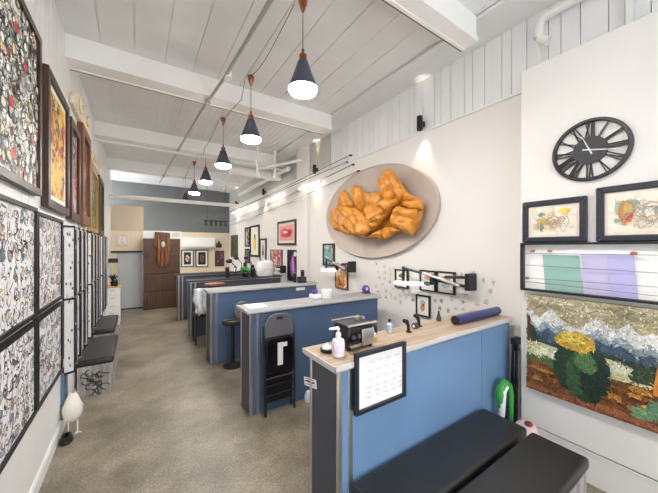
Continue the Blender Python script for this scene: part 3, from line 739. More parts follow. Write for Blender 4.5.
def hand(name, ang, ln, w, tail, hh):
    t = math.radians(ang); d_ = Vector((-math.sin(t), math.cos(t))); p_ = Vector((d_.y, -d_.x)) * w
    q = [Vector((cy, cz)) + d_ * -tail + p_, Vector((cy, cz)) + d_ * -tail - p_, Vector((cy, cz)) + d_ * ln - p_ * .4, Vector((cy, cz)) + d_ * ln + p_ * .4]
    m_ = MB(); m_.prism(CLK, [tuple(v) for v in q], hh, hh + .003); m_.build(name, paint((214, 212, 208)), r)
hand('minute_hand', 103, .17, .005, .04, .022); hand('hour_hand', -22, .12, .005, .035, .019)
FB = mat('blue_black_frame', (40, 44, 54), .35, var=.5, scale=60)
def art_doodle(seed, items):
    L_ = [((232, 220, 206), [])]
    for rgb, cx, cy_, rx, ry in items: L_.append((rgb, el(cx, cy_, rx, ry, 11, .3, seed)))
    return sketch(art_layers(L_), [(190, 180, 168), (206, 186, 120), (150, 170, 150), (160, 150, 140), (214, 160, 90)], 70, seed, .07, .006)
picture('framed_drawing', 'left ornate dark framed drawing of yellow flowers under the clock', 'picture', CLK, .715, 1.145, 1.79, 2.135, .045, .035, FB,
        art_doodle(3, [((226, 196, 60), .72, .5, .12, .14), ((210, 190, 80), .62, .45, .08, .1), ((120, 130, 130), .76, .76, .08, .08), ((120, 140, 110), .75, .28, .05, .16), ((236, 206, 40), .26, .86, .14, .07), ((196, 180, 160), .26, .45, .1, .32), ((236, 224, 208), .26, .45, .075, .28), ((214, 190, 90), .44, .5, .04, .05)]), 'ornate framed drawings under the clock', mount=.02, mountcol=(226, 214, 200), fbev=.008)
picture('framed_drawing', 'right ornate dark framed drawing of an orange figure with green sprigs', 'picture', CLK, .20, .665, 1.79, 2.18, .045, .035, FB,
        art_doodle(5, [((150, 186, 160), .80, .62, .1, .2), ((130, 170, 150), .66, .74, .1, .1), ((206, 120, 60), .73, .5, .11, .3), ((226, 176, 60), .71, .55, .06, .2), ((190, 70, 50), .7, .4, .06, .1), ((130, 160, 150), .86, .3, .05, .06), ((190, 184, 176), .33, .48, .17, .26), ((232, 222, 210), .33, .48, .14, .2), ((170, 164, 158), .3, .5, .05, .12)]), 'ornate framed drawings under the clock', mount=.02, mountcol=(226, 214, 200), fbev=.008)
r = thing('card_rack', 'long shallow black framed wall case holding pastel cards on wires', 'rack', (2.8, .6, 1.385))
f = MB(); a0, a1, b0, b1 = .0, 1.148, 1.385, 1.787
f.rect(CLK, a0, a1, b0, b0 + .016, 0, .06).rect(CLK, a0, a1, b1 - .016, b1, 0, .06).rect(CLK, a0, a0 + .016, b0, b1, 0, .06).rect(CLK, a1 - .016, a1, b0, b1, 0, .06)
f.build('frame', 'black', r, smooth=False)
m_ = MB(); m_.rect(CLK, a0 + .016, a1 - .016, b0 + .016, b1 - .016, 0, .006); m_.build('backing', 'paper', r, smooth=False)
for zz, dz in ((1.70, .0), (1.6, -.02), (1.49, .01), (1.46, -.03)):
    MB().tube([(2.755, a1 - .016, zz), (2.755, .55, zz + dz * .5), (2.755, a0 + .016, zz + dz)], .0022, 6).build('wire', 'wire', r)
for yy, zz in ((1.06, 1.72), (.94, 1.72), (.47, 1.71), (1.1, 1.49)):
    MB().ball((2.755, yy, zz), (.008, .02, .012), 8, 6).build('peg', paint((170, 110, 70)), r)
def card(label, y1, y0, z0, z1, rgb, rough=.3, tilt=.0, hh=.012):
    m_ = MB(); m_.prism(CLK, [(y0 - tilt, z0), (y1 - tilt, z0), (y1, z1), (y0, z1)], hh, hh + .003)
    tag(m_.build('card', mat('card_stock', rgb, rough, var=.03), None, smooth=False), label, 'card', 'pastel cards in the wall case')
card('pale mint green card in the black wall case', 1.0, .765, 1.403, 1.69, (150, 186, 178), tilt=.02)
card('lilac card in the middle of the black wall case', .755, .60, 1.403, 1.70, (196, 190, 222), tilt=.02)
card('lavender card at the right in the black wall case', .605, .475, 1.403, 1.70, (186, 182, 226), tilt=.02, hh=.017)
card('white card tucked behind the lilac cards', .85, .50, 1.55, 1.75, (244, 242, 246), hh=.0065)
# landscape painting (its cartoon figure is left out)
g = random.Random(4)
L_ = [((178, 168, 136), [])]
for i in range(9): L_.append(((196, 188, 158) if i % 2 else (160, 150, 122), el(g.random() * .8 + .1, .88 + g.random() * .08, .16, .03, 10, .3, i)))
L_.append(((226, 226, 222), [(0, .6), (0, .80), (.05, .84), (.1, .76), (.16, .82), (.22, .88), (.3, .80), (.36, .74), (.44, .72), (.5, .78), (.58, .86), (.64, .8), (.7, .76), (.78, .84), (.86, .76), (.93, .8), (1, .72), (1, .5), (0, .5)]))
L_.append(((150, 164, 172), [(0, .58), (.04, .72), (.1, .66), (.16, .74), (.24, .68), (.3, .74), (.4, .62), (.5, .68), (.58, .75), (.66, .66), (.74, .72), (.84, .64), (.92, .7), (1, .6), (1, .5), (0, .5)]))
L_.append(((76, 96, 112), [(0, .5), (0, .62), (.06, .66), (.12, .62), (.2, .68), (.28, .6), (.36, .62), (.5, .6), (.56, .66), (.64, .62), (.74, .64), (.84, .58), (.92, .62), (1, .56), (1, .46), (0, .46)]))
L_.append(((58, 74, 66), [(0, .46), (0, .72), (.03, .74), (.06, .68), (.1, .6), (.16, .54), (.22, .52), (.4, .54), (.6, .55), (.8, .53), (1, .52), (1, .44), (0, .44)]))
L_.append(((92, 62, 44), [(0, .45), (0, .8), (.025, .78), (.045, .7), (.035, .56), (.05, .46)]))
L_.append(((206, 204, 158), [(0, .34), (0, .5), (.12, .51), (.3, .49), (.5, .51), (.7, .5), (.86, .46), (1, .46), (1, .3), (0, .3)]))
L_.append(((226, 226, 196), [(.05, .42), (.2, .47), (.32, .45), (.3, .4), (.1, .38)]))
L_.append(((222, 224, 200), [(.6, .44), (.75, .48), (.88, .44), (.84, .4), (.64, .4)]))
L_.append(((92, 110, 66), [(0, .28), (0, .38), (.1, .36), (.2, .39), (.3, .34), (.34, .28)]))
L_.append(((64, 84, 56), [(.78, .4), (.82, .47), (.88, .5), (.96, .46), (1, .48), (1, .36), (.8, .36)]))
L_.append(((120, 78, 42), [(0, 0), (0, .29), (.1, .31), (.25, .28), (.4, .3), (.6, .33), (.8, .34), (1, .34), (1, 0)]))
for i in range(34):
    L_.append((g.choice([(186, 134, 62), (150, 98, 50), (96, 60, 36), (206, 160, 84), (132, 84, 44)]), el(g.random() * .9 + .05, g.uniform(.13, .31), g.uniform(.03, .09), g.uniform(.012, .03), 9, .3, i)))
L_.append(((118, 72, 46), [(0, 0), (0, .12), (.3, .1), (.6, .14), (1, .1), (1, 0)]))
L_.append(((150, 96, 62), [(0, .06), (.3, .05), (.7, .09), (1, .05), (1, .02), (.5, .02), (0, .02)]))
# plain dark green shrub with ochre grass in the middle of the landscape
L_.append(((40, 62, 46), el(.47, .34, .22, .27, 18, .12, 3)))
L_.append(((58, 88, 58), el(.42, .28, .08, .2, 12, .2, 4)))
L_.append(((34, 50, 42), el(.56, .26, .1, .18, 12, .2, 5)))
L_.append(((84, 116, 74), el(.5, .42, .08, .1, 12, .2, 6)))
L_.append(((190, 156, 58), el(.42, .60, .16, .1, 16, .18, 7)))
L_.append(((214, 184, 84), el(.40, .63, .11, .06, 14, .2, 8)))
L_.append(((110, 146, 110), el(.86, .12, .07, .06, 10, .2, 9)))
L_.append(((96, 134, 104), el(.95, .18, .06, .08, 10, .2, 10)))
L_.append(((206, 130, 48), [(.93, .3), (.95, .5), (.975, .62), (1, .66), (1, .3)]))
L_ = [(c_, [(1 - u, v) for u, v in p]) for c_, p in L_]
L_ = [(c_, [(min(max(u, 0), 1), min(max(v, 0), 1)) for u, v in p]) for c_, p in L_]
picture('canvas_painting', 'large unframed landscape painting of snowy mountains and brown foreground', 'painting', CLK, .33, 1.107, .565, 1.352, 0, .025, 'black', painterly(L_, 2600, 3, .024, .009))

# ------------------------------------------------------------------ stations
def station(yf, xl, xr, label, front, topm, split=None):
    r = thing('booth_partition', label, 'partition', ((xl + xr) / 2, yf + .15, 0), 'booth partitions down the room')
    MB().box(xl + .012, xr, yf + .012, yf + .30, 0, 1.06).build('body', 'navy', r, smooth=False)
    MB().box(xl, xl + .012, yf + .02, yf + .29, .0, 1.06).build('end_panel', 'navy', r, smooth=False)
    xs = [xl + .03, split, xr] if split else [xl + .03, xr]
    for a, b in zip(xs[:-1], xs[1:]):
        MB().box(a + .002, b - .002, yf, yf + .012, 0.0, 1.06).build('front_panel', front, r, smooth=False)
    for xa in (xl - .002, xl + .075):
        MB().box(xa, xa + .03, yf - .006, yf + .014, 0, 1.06).build('corner_trim', 'alu', r, bevel=.003)
    MB().box(xl - .004, xl + .012, yf + .28, yf + .305, 0, 1.06).build('corner_trim', 'alu', r, bevel=.003)
    MB().box(xl - .035, xr + .02, yf - .03, yf + .335, 1.078, 1.1).build('countertop', topm, r, bevel=.004)
    MB().box(xl - .03, xr + .015, yf - .024, yf + .33, 1.058, 1.078).build('under_strip', 'alu', r, smooth=False)
    MB().box(xl - .04, xr + .02, yf - .036, yf - .03, 1.072, 1.1005).box(xl - .041, xl - .035, yf - .036, yf + .335, 1.072, 1.1005).build('edge_strip', 'charcoal' if topm == 'topdark' else 'edge', r, smooth=False)
    return r
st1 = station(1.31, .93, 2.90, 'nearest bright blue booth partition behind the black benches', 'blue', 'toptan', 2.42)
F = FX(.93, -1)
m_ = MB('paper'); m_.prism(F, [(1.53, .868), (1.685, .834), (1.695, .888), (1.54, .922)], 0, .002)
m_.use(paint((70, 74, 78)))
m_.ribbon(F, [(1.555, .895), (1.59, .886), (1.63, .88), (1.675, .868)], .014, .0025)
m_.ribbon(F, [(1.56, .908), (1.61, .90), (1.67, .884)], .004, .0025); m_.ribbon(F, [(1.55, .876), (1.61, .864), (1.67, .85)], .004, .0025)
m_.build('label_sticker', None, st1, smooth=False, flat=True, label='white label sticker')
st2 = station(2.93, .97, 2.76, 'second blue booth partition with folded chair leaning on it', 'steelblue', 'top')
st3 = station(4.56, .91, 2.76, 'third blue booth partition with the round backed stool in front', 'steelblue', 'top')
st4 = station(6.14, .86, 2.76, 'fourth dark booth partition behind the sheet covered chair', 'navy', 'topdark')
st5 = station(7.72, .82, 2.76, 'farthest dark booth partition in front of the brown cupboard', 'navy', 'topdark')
tag(MB().rect(FY(4.56), 2.34, 2.52, .985, 1.035, 0, .003).build('paper_label', 'paper'), 'white paper strip stuck on front of third partition', 'label')
# framed notice
r = thing('framed_notice', 'black framed white handwritten notice hung on the nearest blue partition', 'notice', (1.23, 1.279, .8))
F = FY(1.279)
a0, a1, b0, b1, fw = 1.02, 1.43, .80, 1.148, .022
f = MB()
for q in ([(a0, b0), (a1, b0), (a1 - fw, b0 + fw), (a0 + fw, b0 + fw)], [(a1, b0), (a1, b1), (a1 - fw, b1 - fw), (a1 - fw, b0 + fw)], [(a1, b1), (a0, b1), (a0 + fw, b1 - fw), (a1 - fw, b1 - fw)], [(a0, b1), (a0, b0), (a0 + fw, b0 + fw), (a0 + fw, b1 - fw)]): f.prism(F, q, 0, .024)
f.rect(F, a0, a1, b0, b1, 0, .004)
f.build('frame', mat('navy_black_frame', (30, 36, 48), .4), r, smooth=False)
m_ = MB('paper'); m_.rect(F, a0 + fw, a1 - fw, b0 + fw, b1 - fw, .004, .008); m_.build('sheet', None, r, smooth=False)
g = random.Random(12); m_ = MB(paint((176, 178, 184)))
for z_, xa, xb, hgt in ((1.075, 1.13, 1.38, .03), (1.025, 1.12, 1.39, .026), (.975, 1.12, 1.36, .026), (.93, 1.10, 1.41, .018), (.9, 1.11, 1.40, .016), (.872, 1.10, 1.38, .016)):
    x = xa
    while x < xb:
        wl = g.uniform(.03, .07); n = int(wl / .006)
        m_.ribbon(F, [(x + i * .006, z_ + (hgt * g.uniform(.2, .5) if i % 2 else -hgt * g.uniform(.1, .4))) for i in range(n)], .0045, .0085); x += wl + .014
m_.build('handwriting', None, r, smooth=False, flat=True)

# benches at the front right
def tbl(x0, x1, y0, y1, label):
    r = thing('padded_bench', label, 'bench', ((x0 + x1) / 2, (y0 + y1) / 2, 0), 'black padded benches')
    b = MB().box(x0 + .02, x1 - .02, y0 + .02, y1 - .02, 0, .345)
    n = 8
    for i in range(n):
        xa = x0 + .02 + i * (x1 - x0 - .04) / n; b.box(xa + .003, xa + (x1 - x0 - .04) / n - .003, y0 + .012, y0 + .02, 0, .345)
    for i in range(3):
        ya = y0 + .02 + i * (y1 - y0 - .04) / 3; b.box(x1 - .02, x1 - .012, ya + .003, ya + (y1 - y0 - .04) / 3 - .003, 0, .345)
    b.build('box', 'greywood', r, smooth=False)
    MB().box(x0, x1, y0, y1, .345, .42).build('cushion', 'vinyl', r, bevel=.022, seg=4)
tbl(1.0, 2.40, .955, 1.285, 'black padded bench pushed against the nearest blue partition')
tbl(1.06, 2.385, .60, .925, 'black padded bench nearest the camera with grey wood base')
# things between partition and clock wall
r = thing('folded_stand', 'black folded metal stand leaning upright between blue partition and white wall', 'stand', (2.9, 1.24, 0))
for dx, dy in ((-.03, .02), (.0, -.01), (.03, .03)):
    MB().tube([(2.84 + dx * 1.5, 1.235 + dy, .0), (2.87 + dx, 1.235 + dy * .6, .92)], .012, 8).build('leg', 'black', r)
MB().obox((2.855, 1.235, .45), (.05, 0, .0), (0, .018, 0), (.004, 0, .38)).build('panel', 'blackgloss', r, bevel=.01)
MB().obox((2.87, 1.235, .90), (.05, 0, 0), (0, .03, 0), (0, 0, .03)).build('head', 'black', r, bevel=.01)
r = thing('toy_mask', 'curved green and white plastic tool standing behind the padded benches', 'tool', (2.62, 1.24, 0))
P = [(2.60, 1.245, .0), (2.61, 1.245, .30), (2.60, 1.24, .42), (2.58, 1.24, .5), (2.60, 1.235, .555), (2.66, 1.235, .575), (2.72, 1.23, .54), (2.745, 1.225, .46), (2.74, 1.22, .34), (2.735, 1.22, .0)]
MB().tube(P, [.018, .02, .03, .034, .032, .03, .027, .024, .02, .018], 10).build('handle', 'green', r)
MB().tube([(2.61, 1.238, .30), (2.605, 1.235, .42), (2.60, 1.228, .52), (2.655, 1.222, .55)], [.026, .032, .034, .024], 10).build('grip', 'plasticwhite', r)
r['label'] = 'curved green and white plastic tool standing behind the padded benches'; r.name = 'hand_tool'
r = thing('soft_toy', 'small pale pink soft pouch between the benches and the white wall', 'pouch', (2.6, 1.02, 0)); r.name = 'soft_pouch'
MB().lathe([(.03, 0), (.07, .03), (.085, .12), (.09, .22), (.07, .29), (.03, .32), (.005, .325)], (2.66, 1.07, 0), 16).build('pouch', 'pink', r)
MB().ball((2.63, 1.04, .325), (.03, .03, .018), 10, 6).build('bow', paint((120, 40, 50)), r)
# roll
r = thing('bolster_roll', 'navy blue vinyl bolster lying on the nearest counter', 'bolster', (2.56, 1.42, 1.1))
MB().tube([(2.22, 1.42, 1.138), (2.90, 1.42, 1.138)], .037, 20).build('roll', 'navyroll', r, bevel=.008)
for xx in (2.212, 2.896): MB().tube([(xx, 1.42, 1.138), (xx + .012, 1.42, 1.138)], .0378, 20).build('end_cap', 'black', r)

# things on the nearest counter
r = thing('pump_bottle', 'clear pump bottle of white soap on end of nearest counter', 'bottle', (1.0, 1.40, 1.1))
MB().lathe([(.03, 0), (.037, .006), (.038, .085), (.034, .1), (.014, .112), (.014, .12)], (1.0, 1.40, 1.1), 20).build('bottle', mat('milky_plastic', (236, 232, 238), .25, var=.04), r)
MB().lathe([(.0382, .025), (.0386, .03), (.0386, .078), (.0382, .08)], (1.0, 1.40, 1.1), 20).build('label', mat('pink_label', (232, 214, 230), .5, var=.2, scale=40), r)
MB().lathe([(.016, .118), (.017, .122), (.015, .14), (.006, .145), (.006, .165)], (1.0, 1.40, 1.1), 14).tube([(1.0, 1.40, 1.262), (1.0, 1.40, 1.268), (.955, 1.43, 1.262)], [.012, .011, .006], 8).build('pump', 'plasticwhite', r)
r = thing('covered_dish', 'small dark dish with white cap beside the pump bottle', 'dish', (.99, 1.52, 1.1))
MB().lathe([(.03, 0), (.042, .004), (.044, .02), (.03, .022)], (.985, 1.50, 1.1), 18).build('dish', 'blackgloss', r)
MB().lathe([(.03, .02), (.028, .032), (.012, .042), (.004, .055)], (.985, 1.50, 1.1), 18).build('cap', 'plasticwhite', r)
r = thing('tattoo_power_unit', 'black and silver box shaped machine with chrome top on nearest counter', 'machine', (1.2, 1.5, 1.1)); r.name = 'sterilizer_machine'
MB().box(1.09, 1.30, 1.42, 1.58, 1.108, 1.25).build('body', 'blackgloss', r, bevel=.012)
MB().box(1.195, 1.295, 1.408, 1.42, 1.12, 1.225).build('silver_panel', 'alu', r, bevel=.004)
MB().box(1.095, 1.295, 1.42, 1.58, 1.25, 1.256).build('lid', 'charcoal', r)
for ya in (1.405, 1.585): MB().tube([(1.08, ya, 1.262), (1.31, ya, 1.262)], .008, 10).build('chrome_bar', 'chrome', r)
MB().box(1.10, 1.18, 1.40, 1.42, 1.125, 1.145).build('drip_tray', 'chrome', r)
for xx in (1.12, 1.16): MB().tube([(xx, 1.412, 1.19), (xx, 1.395, 1.19)], .014, 12).build('knob', 'charcoal', r)
for xx in (1.22, 1.27):
    MB().lathe([(.012, 0), (.016, .004), (.016, .02), (.004, .022)], (xx, 1.5, 1.262), 10).build('cup', 'chrome', r)
for xx in (1.105, 1.285):
    for yy in (1.435, 1.565): MB().lathe([(.01, 0), (.01, .008)], (xx, yy, 1.1), 8).build('foot', 'black', r)
def btl(x, y, z, h, rr, m, capm, label, group='small bottles on the nearest counter'):
    r = thing('small_bottle', label, 'bottle', (x, y, z), group)
    MB().lathe([(rr * .9, 0), (rr, .004), (rr, h * .62), (rr * .4, h * .74), (rr * .4, h * .78)], (x, y, z), 14).build('bottle', m, r)
    MB().lathe([(rr * .5, h * .77), (rr * .5, h * .95), (rr * .2, h)], (x, y, z), 12).build('cap', capm, r)
btl(1.40, 1.545, 1.1, .085, .02, mat('blue_bottle', (150, 190, 220), .3), 'plasticwhite', 'pale blue small bottle, leftmost of the bottles right of the machine')
btl(1.475, 1.60, 1.1, .11, .02, 'blackgloss', 'black', 'black small bottle in the middle of the counter bottles')
btl(1.60, 1.57, 1.1, .105, .022, mat('clear_blue', (190, 210, 226), .25), 'black', 'clear bottle with dark cap, rightmost of the counter bottles')
btl(1.365, 1.475, 1.1, .06, .018, mat('amber_pot', (206, 180, 130), .4), 'plasticwhite', 'short amber jar in front of the pale blue bottle')
def holder(x, y, label):
    r = thing('machine_holder', label, 'holder', (x, y, 1.1), 'black curved holders on the nearest counter')
    MB().lathe([(.022, 0), (.024, .006), (.01, .012)], (x, y, 1.1), 14).build('base', 'black', r)
    MB().tube([(x, y, 1.105), (x - .005, y, 1.15), (x - .025, y + .0, 1.185), (x - .055, y, 1.195)], [.012, .013, .018, .014], 8).build('neck', 'blackgloss', r)
holder(1.735, 1.50, 'left black curved holder standing on nearest counter'); holder(1.93, 1.56, 'right black curved holder standing on nearest counter')
r = thing('tape_dispenser', 'small dark round tape roll between the two black holders', 'tape', (1.86, 1.53, 1.1))
MB().tube([(1.83, 1.53, 1.124), (1.865, 1.53, 1.124)], .024, 16).build('roll', 'charcoal', r)
MB().tube([(1.826, 1.53, 1.124), (1.869, 1.53, 1.124)], .012, 12).build('core', 'plasticwhite', r)
r = thing('ink_cup', 'tiny dark ink cup with point on nearest counter beside the bolster', 'cup', (2.22, 1.58, 1.1))
MB().lathe([(.02, 0), (.022, .02), (.014, .05), (.008, .07)], (2.22, 1.58, 1.1), 12).build('cup', 'charcoal', r)
MB().lathe([(.008, .068), (.009, .08), (.002, .09)], (2.22, 1.58, 1.1), 10).build('tip', 'black', r)

# folding chair
r = thing('folding_chair', 'black metal folding chair folded flat against the second partition', 'chair', (1.28, 2.85, 0))
cx = 1.268
def arc_panel(w, z0, z1, rad, y0, y1):
    P = [(cx - w, z0), (cx + w, z0)]
    for i in range(9): a = i * PI / 16; P.append((cx + w - rad + rad * math.cos(a), z1 - rad + rad * math.sin(a)))
    for i in range(9): a = PI / 2 + i * PI / 16; P.append((cx - w + rad + rad * math.cos(a), z1 - rad + rad * math.sin(a)))
    return P
m_ = MB()
PP = arc_panel(.165, .80, 1.045, .13, 0, 0)
m_.prism(lambda a, b, h: (a, 2.875 - h, b), PP, 0, .028); m_.build('backrest', mat('grey_steel_back', (98, 98, 104), .5, var=.12, scale=60), r, bevel=.008)
MB().prism(lambda a, b, h: (a, 2.875 - h, b), [(cx - .04, .985), (cx + .04, .985), (cx + .03, 1.012), (cx - .03, 1.012)], .024, .031).build('grip_slot', 'black', r)
m_ = MB(); m_.prism(lambda a, b, h: (a, 2.865 - h, b), arc_panel(.155, .42, .795, .05, 0, 0), 0, .03); m_.build('seat', 'blackgloss', r, bevel=.008)
MB().rect(lambda a, b, h: (a, 2.865 - h, b), cx - .03, cx + .03, .50, .74, .0302, .0315).rect(lambda a, b, h: (a, 2.865 - h, b), cx + .03, cx + .08, .69, .735, .0302, .0315).build('label', 'paper', r, label='white paper label')
for s_ in (-1, 1):
    MB().tube([(cx + s_ * .165, 2.83, 0), (cx + s_ * .172, 2.845, .45), (cx + s_ * .17, 2.87, .92)], .011, 8).build('leg', 'black', r)
    MB().tube([(cx + s_ * .145, 2.875, 0.02), (cx + s_ * .148, 2.87, .45), (cx + s_ * .15, 2.855, .75)], .010, 8).build('leg', 'black', r)
    MB().lathe([(.013, 0), (.014, .03), (.011, .032)], (cx + s_ * .165, 2.83, 0), 8).build('foot_cap', 'black', r)
for zz in (.20, .30, .38): MB().tube([(cx - .168, 2.84, zz), (cx + .168, 2.84, zz)], .009, 8).build('crossbar', 'black' if zz < .35 else 'charcoal', r)
MB().box(cx - .145, cx + .145, 2.858, 2.87, .12, .42).build('back_panel', 'black', r)
# crumpled towel and cup on floor
r = tag(MB().lathe([(.05, 0), (.055, .04), (.045, .09), (.03, .11), (.005, .115)], (1.63, 2.86, 0), 9).build('paper_bag', 'sheet'), 'crumpled white bag on the floor by the second partition', 'bag')
# things on the second counter
tag(MB().box(.99, 1.19, 2.99, 3.22, 1.1, 1.106).build('paper_sheet', 'paper', None), 'white paper sheet on the near end of the second counter', 'paper')
r = thing('paper_towel_roll', 'white paper towel roll standing on the second counter', 'roll', (2.0, 3.1, 1.1))
MB().lathe([(.02, 0), (.065, 0), (.067, .004), (.067, .105), (.065, .11), (.02, .11)], (2.03, 3.1, 1.1), 24).build('roll', 'white', r)
MB().lathe([(.021, .002), (.021, .112), (.016, .112), (.016, .002)], (2.03, 3.1, 1.1), 14).build('core', paint((190, 160, 120)), r)
r = thing('storage_tub', 'white tub with purple bottles beside the paper towel roll', 'tub', (2.0, 3.2, 1.1))
MB().box(1.83, 1.95, 3.10, 3.21, 1.1, 1.155).build('tub', 'plasticwhite', r, bevel=.008)
btl(1.865, 3.145, 1.155, .075, .018, 'purple', 'black', 'left purple bottle in the white tub', 'purple bottles in the tub'); btl(1.915, 3.165, 1.155, .07, .016, 'purple', 'purple', 'right purple bottle in the white tub', 'purple bottles in the tub')
r = thing('speaker_box', 'small black box on third counter behind the white tub', 'box', (2.55, 4.68, 1.1))
MB().box(2.46, 2.60, 4.64, 4.76, 1.1, 1.21).build('body', 'black', r, bevel=.01); MB().box(2.475, 2.585, 4.634, 4.64, 1.115, 1.195).build('grille', 'charcoal', r)
r = thing('tape_dispenser', 'purple tape roll on black stand at right end of second counter', 'tape', (2.72, 3.1, 1.1))
MB().box(2.66, 2.75, 3.06, 3.16, 1.1, 1.115).build('base', 'black', r, bevel=.004)
MB().tube([(2.69, 3.075, 1.165), (2.69, 3.125, 1.165)], .05, 20).build('roll', 'purple', r); MB().tube([(2.69, 3.07, 1.165), (2.69, 3.128, 1.165)], .024, 14).build('core', paint((206, 190, 226)), r)
MB().box(2.725, 2.75, 3.08, 3.14, 1.115, 1.18).build('bracket', 'black', r, bevel=.004)
# articulated lamps on the wall
def arm_lamp(yb, z, ye, label, k=1.0):
    x = 2.88
    r = thing('swing_arm_lamp', label, 'lamp', (3.0, yb, z), 'black swing arm lamps on the right wall')
    MB().box(2.86, 3.0, yb - .03, yb + .03, z - .09, z + .09).build('wall_bracket', 'black', r, bevel=.01)
    d_ = ye - yb
    MB().tube([(x, yb, z - .05), (x - .02, yb + d_ * .5, z - .01)], .017, 8).tube([(x, yb, z + .05), (x - .02, yb + d_ * .3, z + .035)], .017, 8).build('lower_arm', 'black', r)
    MB().tube([(x - .045, yb + d_ * .08, z - .045), (x - .055, yb + d_ * .62, z + .06)], .019, 8).build('rail', 'alu', r)
    MB().tube([(x - .02, yb + d_ * .5, z - .07), (x - .02, yb + d_ * .5, z + .05)], .028, 10).build('joint', 'black', r)
    MB().tube([(x - .02, yb + d_ * .5, z + .03), (x - .03, ye, z + .10)], .015, 8).build('upper_arm', 'charcoal', r)
    MB().tube([(x - .03, ye, z + .12), (x - .03, ye, z - .08)], .018, 8).build('hanger', 'black', r)
    MB().tube([(x - .04, ye + .13, z - .10), (x - .04, ye - .30, z - .075)], .024, 12).build('light_tube', 'lamptube', r)
    return r
arm_lamp(1.70, 1.385, 2.55, 'black swing arm lamp with white tube above the nearest counter')
arm_lamp(3.72, 1.43, 4.36, 'black swing arm lamp with white tube above the second counter')
arm_lamp(6.4, 1.22, 7.2, 'black swing arm lamp above the third and fourth stations')
# stool in front of station 3
r = thing('swivel_stool', 'black swivel stool with grey round backrest at the third partition', 'stool', (1.18, 4.33, 0))
MB().lathe([(.14, 0), (.14, .012), (.05, .03), (.03, .05), (.028, .5), (.0281, .62)], (1.18, 4.33, 0), 20).build('base', 'black', r)
MB().lathe([(.14, .62), (.16, .635), (.16, .675), (.14, .69)], (1.18, 4.33, 0), 24, 1, .9).build('seat', 'vinyl', r, bevel=.006)
MB().tube([(1.30, 4.37, .65), (1.36, 4.39, .72), (1.34, 4.36, .80)], .014, 8).build('back_post', 'black', r)
FS = FY(4.38)
MB().prism(FS, [(1.315 + .115 * math.cos(2 * PI * i / 24), .80 + .135 * math.sin(2 * PI * i / 24)) for i in range(24)], 0, .045).build('backrest', mat('grey_vinyl', (110, 108, 114), .5, var=.1), r, bevel=.012)
MB().box(1.0, 1.2, 4.24, 4.30, .685, .715).build('armrest', 'vinyl', r, bevel=.012)
MB().tube([(1.32, 4.25, .02), (1.34, 4.28, .40), (1.30, 4.32, .64)], .014, 8).build('leg', 'black', r)
# sheet covered chair
r = thing('covered_chair', 'black chair wrapped in white plastic sheet before the fourth partition', 'chair', (.98, 5.75, 0))
for xx in (.88, 1.12):
    for yy in (5.62, 5.86): MB().tube([(xx, yy, 0), (xx, yy, .5)], .014, 8).build('leg', 'black', r)
MB().box(.86, 1.14, 5.6, 5.88, .48, .56).build('seat', 'vinyl', r, bevel=.02)
F = FY(5.62)
m_ = MB()
n_, k_ = 12, 14; vs = []
for i in range(n_ + 1):
    for j in range(k_ + 1):
        u, v = i / n_, j / k_
        xx = .86 + u * .22 + .012 * math.sin(9 * v + 4 * u); zz = .58 + v * .42
        vs.append((xx, 5.62 + .05 * math.sin(11 * u + 3 * v) * (1 - v * .6) + .05 * v, zz - (.08 * abs(math.sin(7 * u)) if j == 0 else 0)))
m_.add(vs, [(i * (k_ + 1) + j, (i + 1) * (k_ + 1) + j, (i + 1) * (k_ + 1) + j + 1, i * (k_ + 1) + j + 1) for i in range(n_) for j in range(k_)])
o = m_.build('plastic_sheet', 'sheet', r); q = o.modifiers.new('t', 'SOLIDIFY'); q.thickness = .03
MB().box(.87, 1.1, 5.70, 5.74, .5, .98).build('backrest', 'vinyl', r, bevel=.015)
# round wooden stool top
r = thing('bar_stool', 'tall stool with round red brown wooden seat behind the third partition', 'stool', (1.14, 5.35, 0))
MB().lathe([(.15, 1.085), (.165, 1.09), (.165, 1.115), (.15, 1.12)], (1.14, 5.35, 0), 28).build('seat', 'redbrown', r)
for a in range(4): 
    t = PI / 4 + a * PI / 2
    MB().tube([(1.14 + .17 * math.cos(t), 5.35 + .17 * math.sin(t), 0), (1.14 + .1 * math.cos(t), 5.35 + .1 * math.sin(t), 1.088)], .013, 8).build('leg', 'black', r)
MB().tube([(1.14 + .143 * math.cos(i * PI / 10), 5.35 + .143 * math.sin(i * PI / 10), .36) for i in range(21)], .008, 6).build('foot_ring', 'black', r)
# clutter on far counters
r = thing('towel_bundle', 'white draped towel bundle on the fourth counter', 'towel', (2.4, 5.7, 1.1))
m_ = MB(); prof = [(.15, 0), (.17, .05), (.165, .2), (.15, .3), (.1, .345), (.01, .36)]
m_.lathe(prof, (2.45, 6.3, 1.1), 22, 1.25, .75); m_.build('towel', mat('white_towel', (228, 226, 226), .9, var=.1, scale=10, bump=.6, bscale=14), r)
MB().tube([(2.45 + .2 * math.cos(i * PI / 10), 6.3 + .12 * math.sin(i * PI / 10), 1.3) for i in range(21)], .008, 6).build('cord', 'white', r)
r = thing('potted_plant', 'round bright green plant on the fourth counter', 'plant', (2.0, 6.3, 1.1))
MB().lathe([(.05, 0), (.07, .07), (.06, .07), (.04, .01)], (1.98, 6.3, 1.1), 14).build('pot', 'black', r)
l_ = MB(); g = random.Random(8)
for q in range(60):
    a, e_ = g.uniform(0, 2 * PI), g.uniform(-.3, 1.5); d_ = Vector((math.cos(a) * math.cos(e_), math.sin(a) * math.cos(e_), math.sin(e_))) * .11
    c_ = Vector((1.98, 6.3, 1.23)); l_.tube([c_ + d_ * .2, c_ + d_ * .7, c_ + d_], [.004, .026, .003], 5)
l_.build('foliage', mat('bright_foliage', (60, 140, 62), .5, var=.3, scale=20), r)
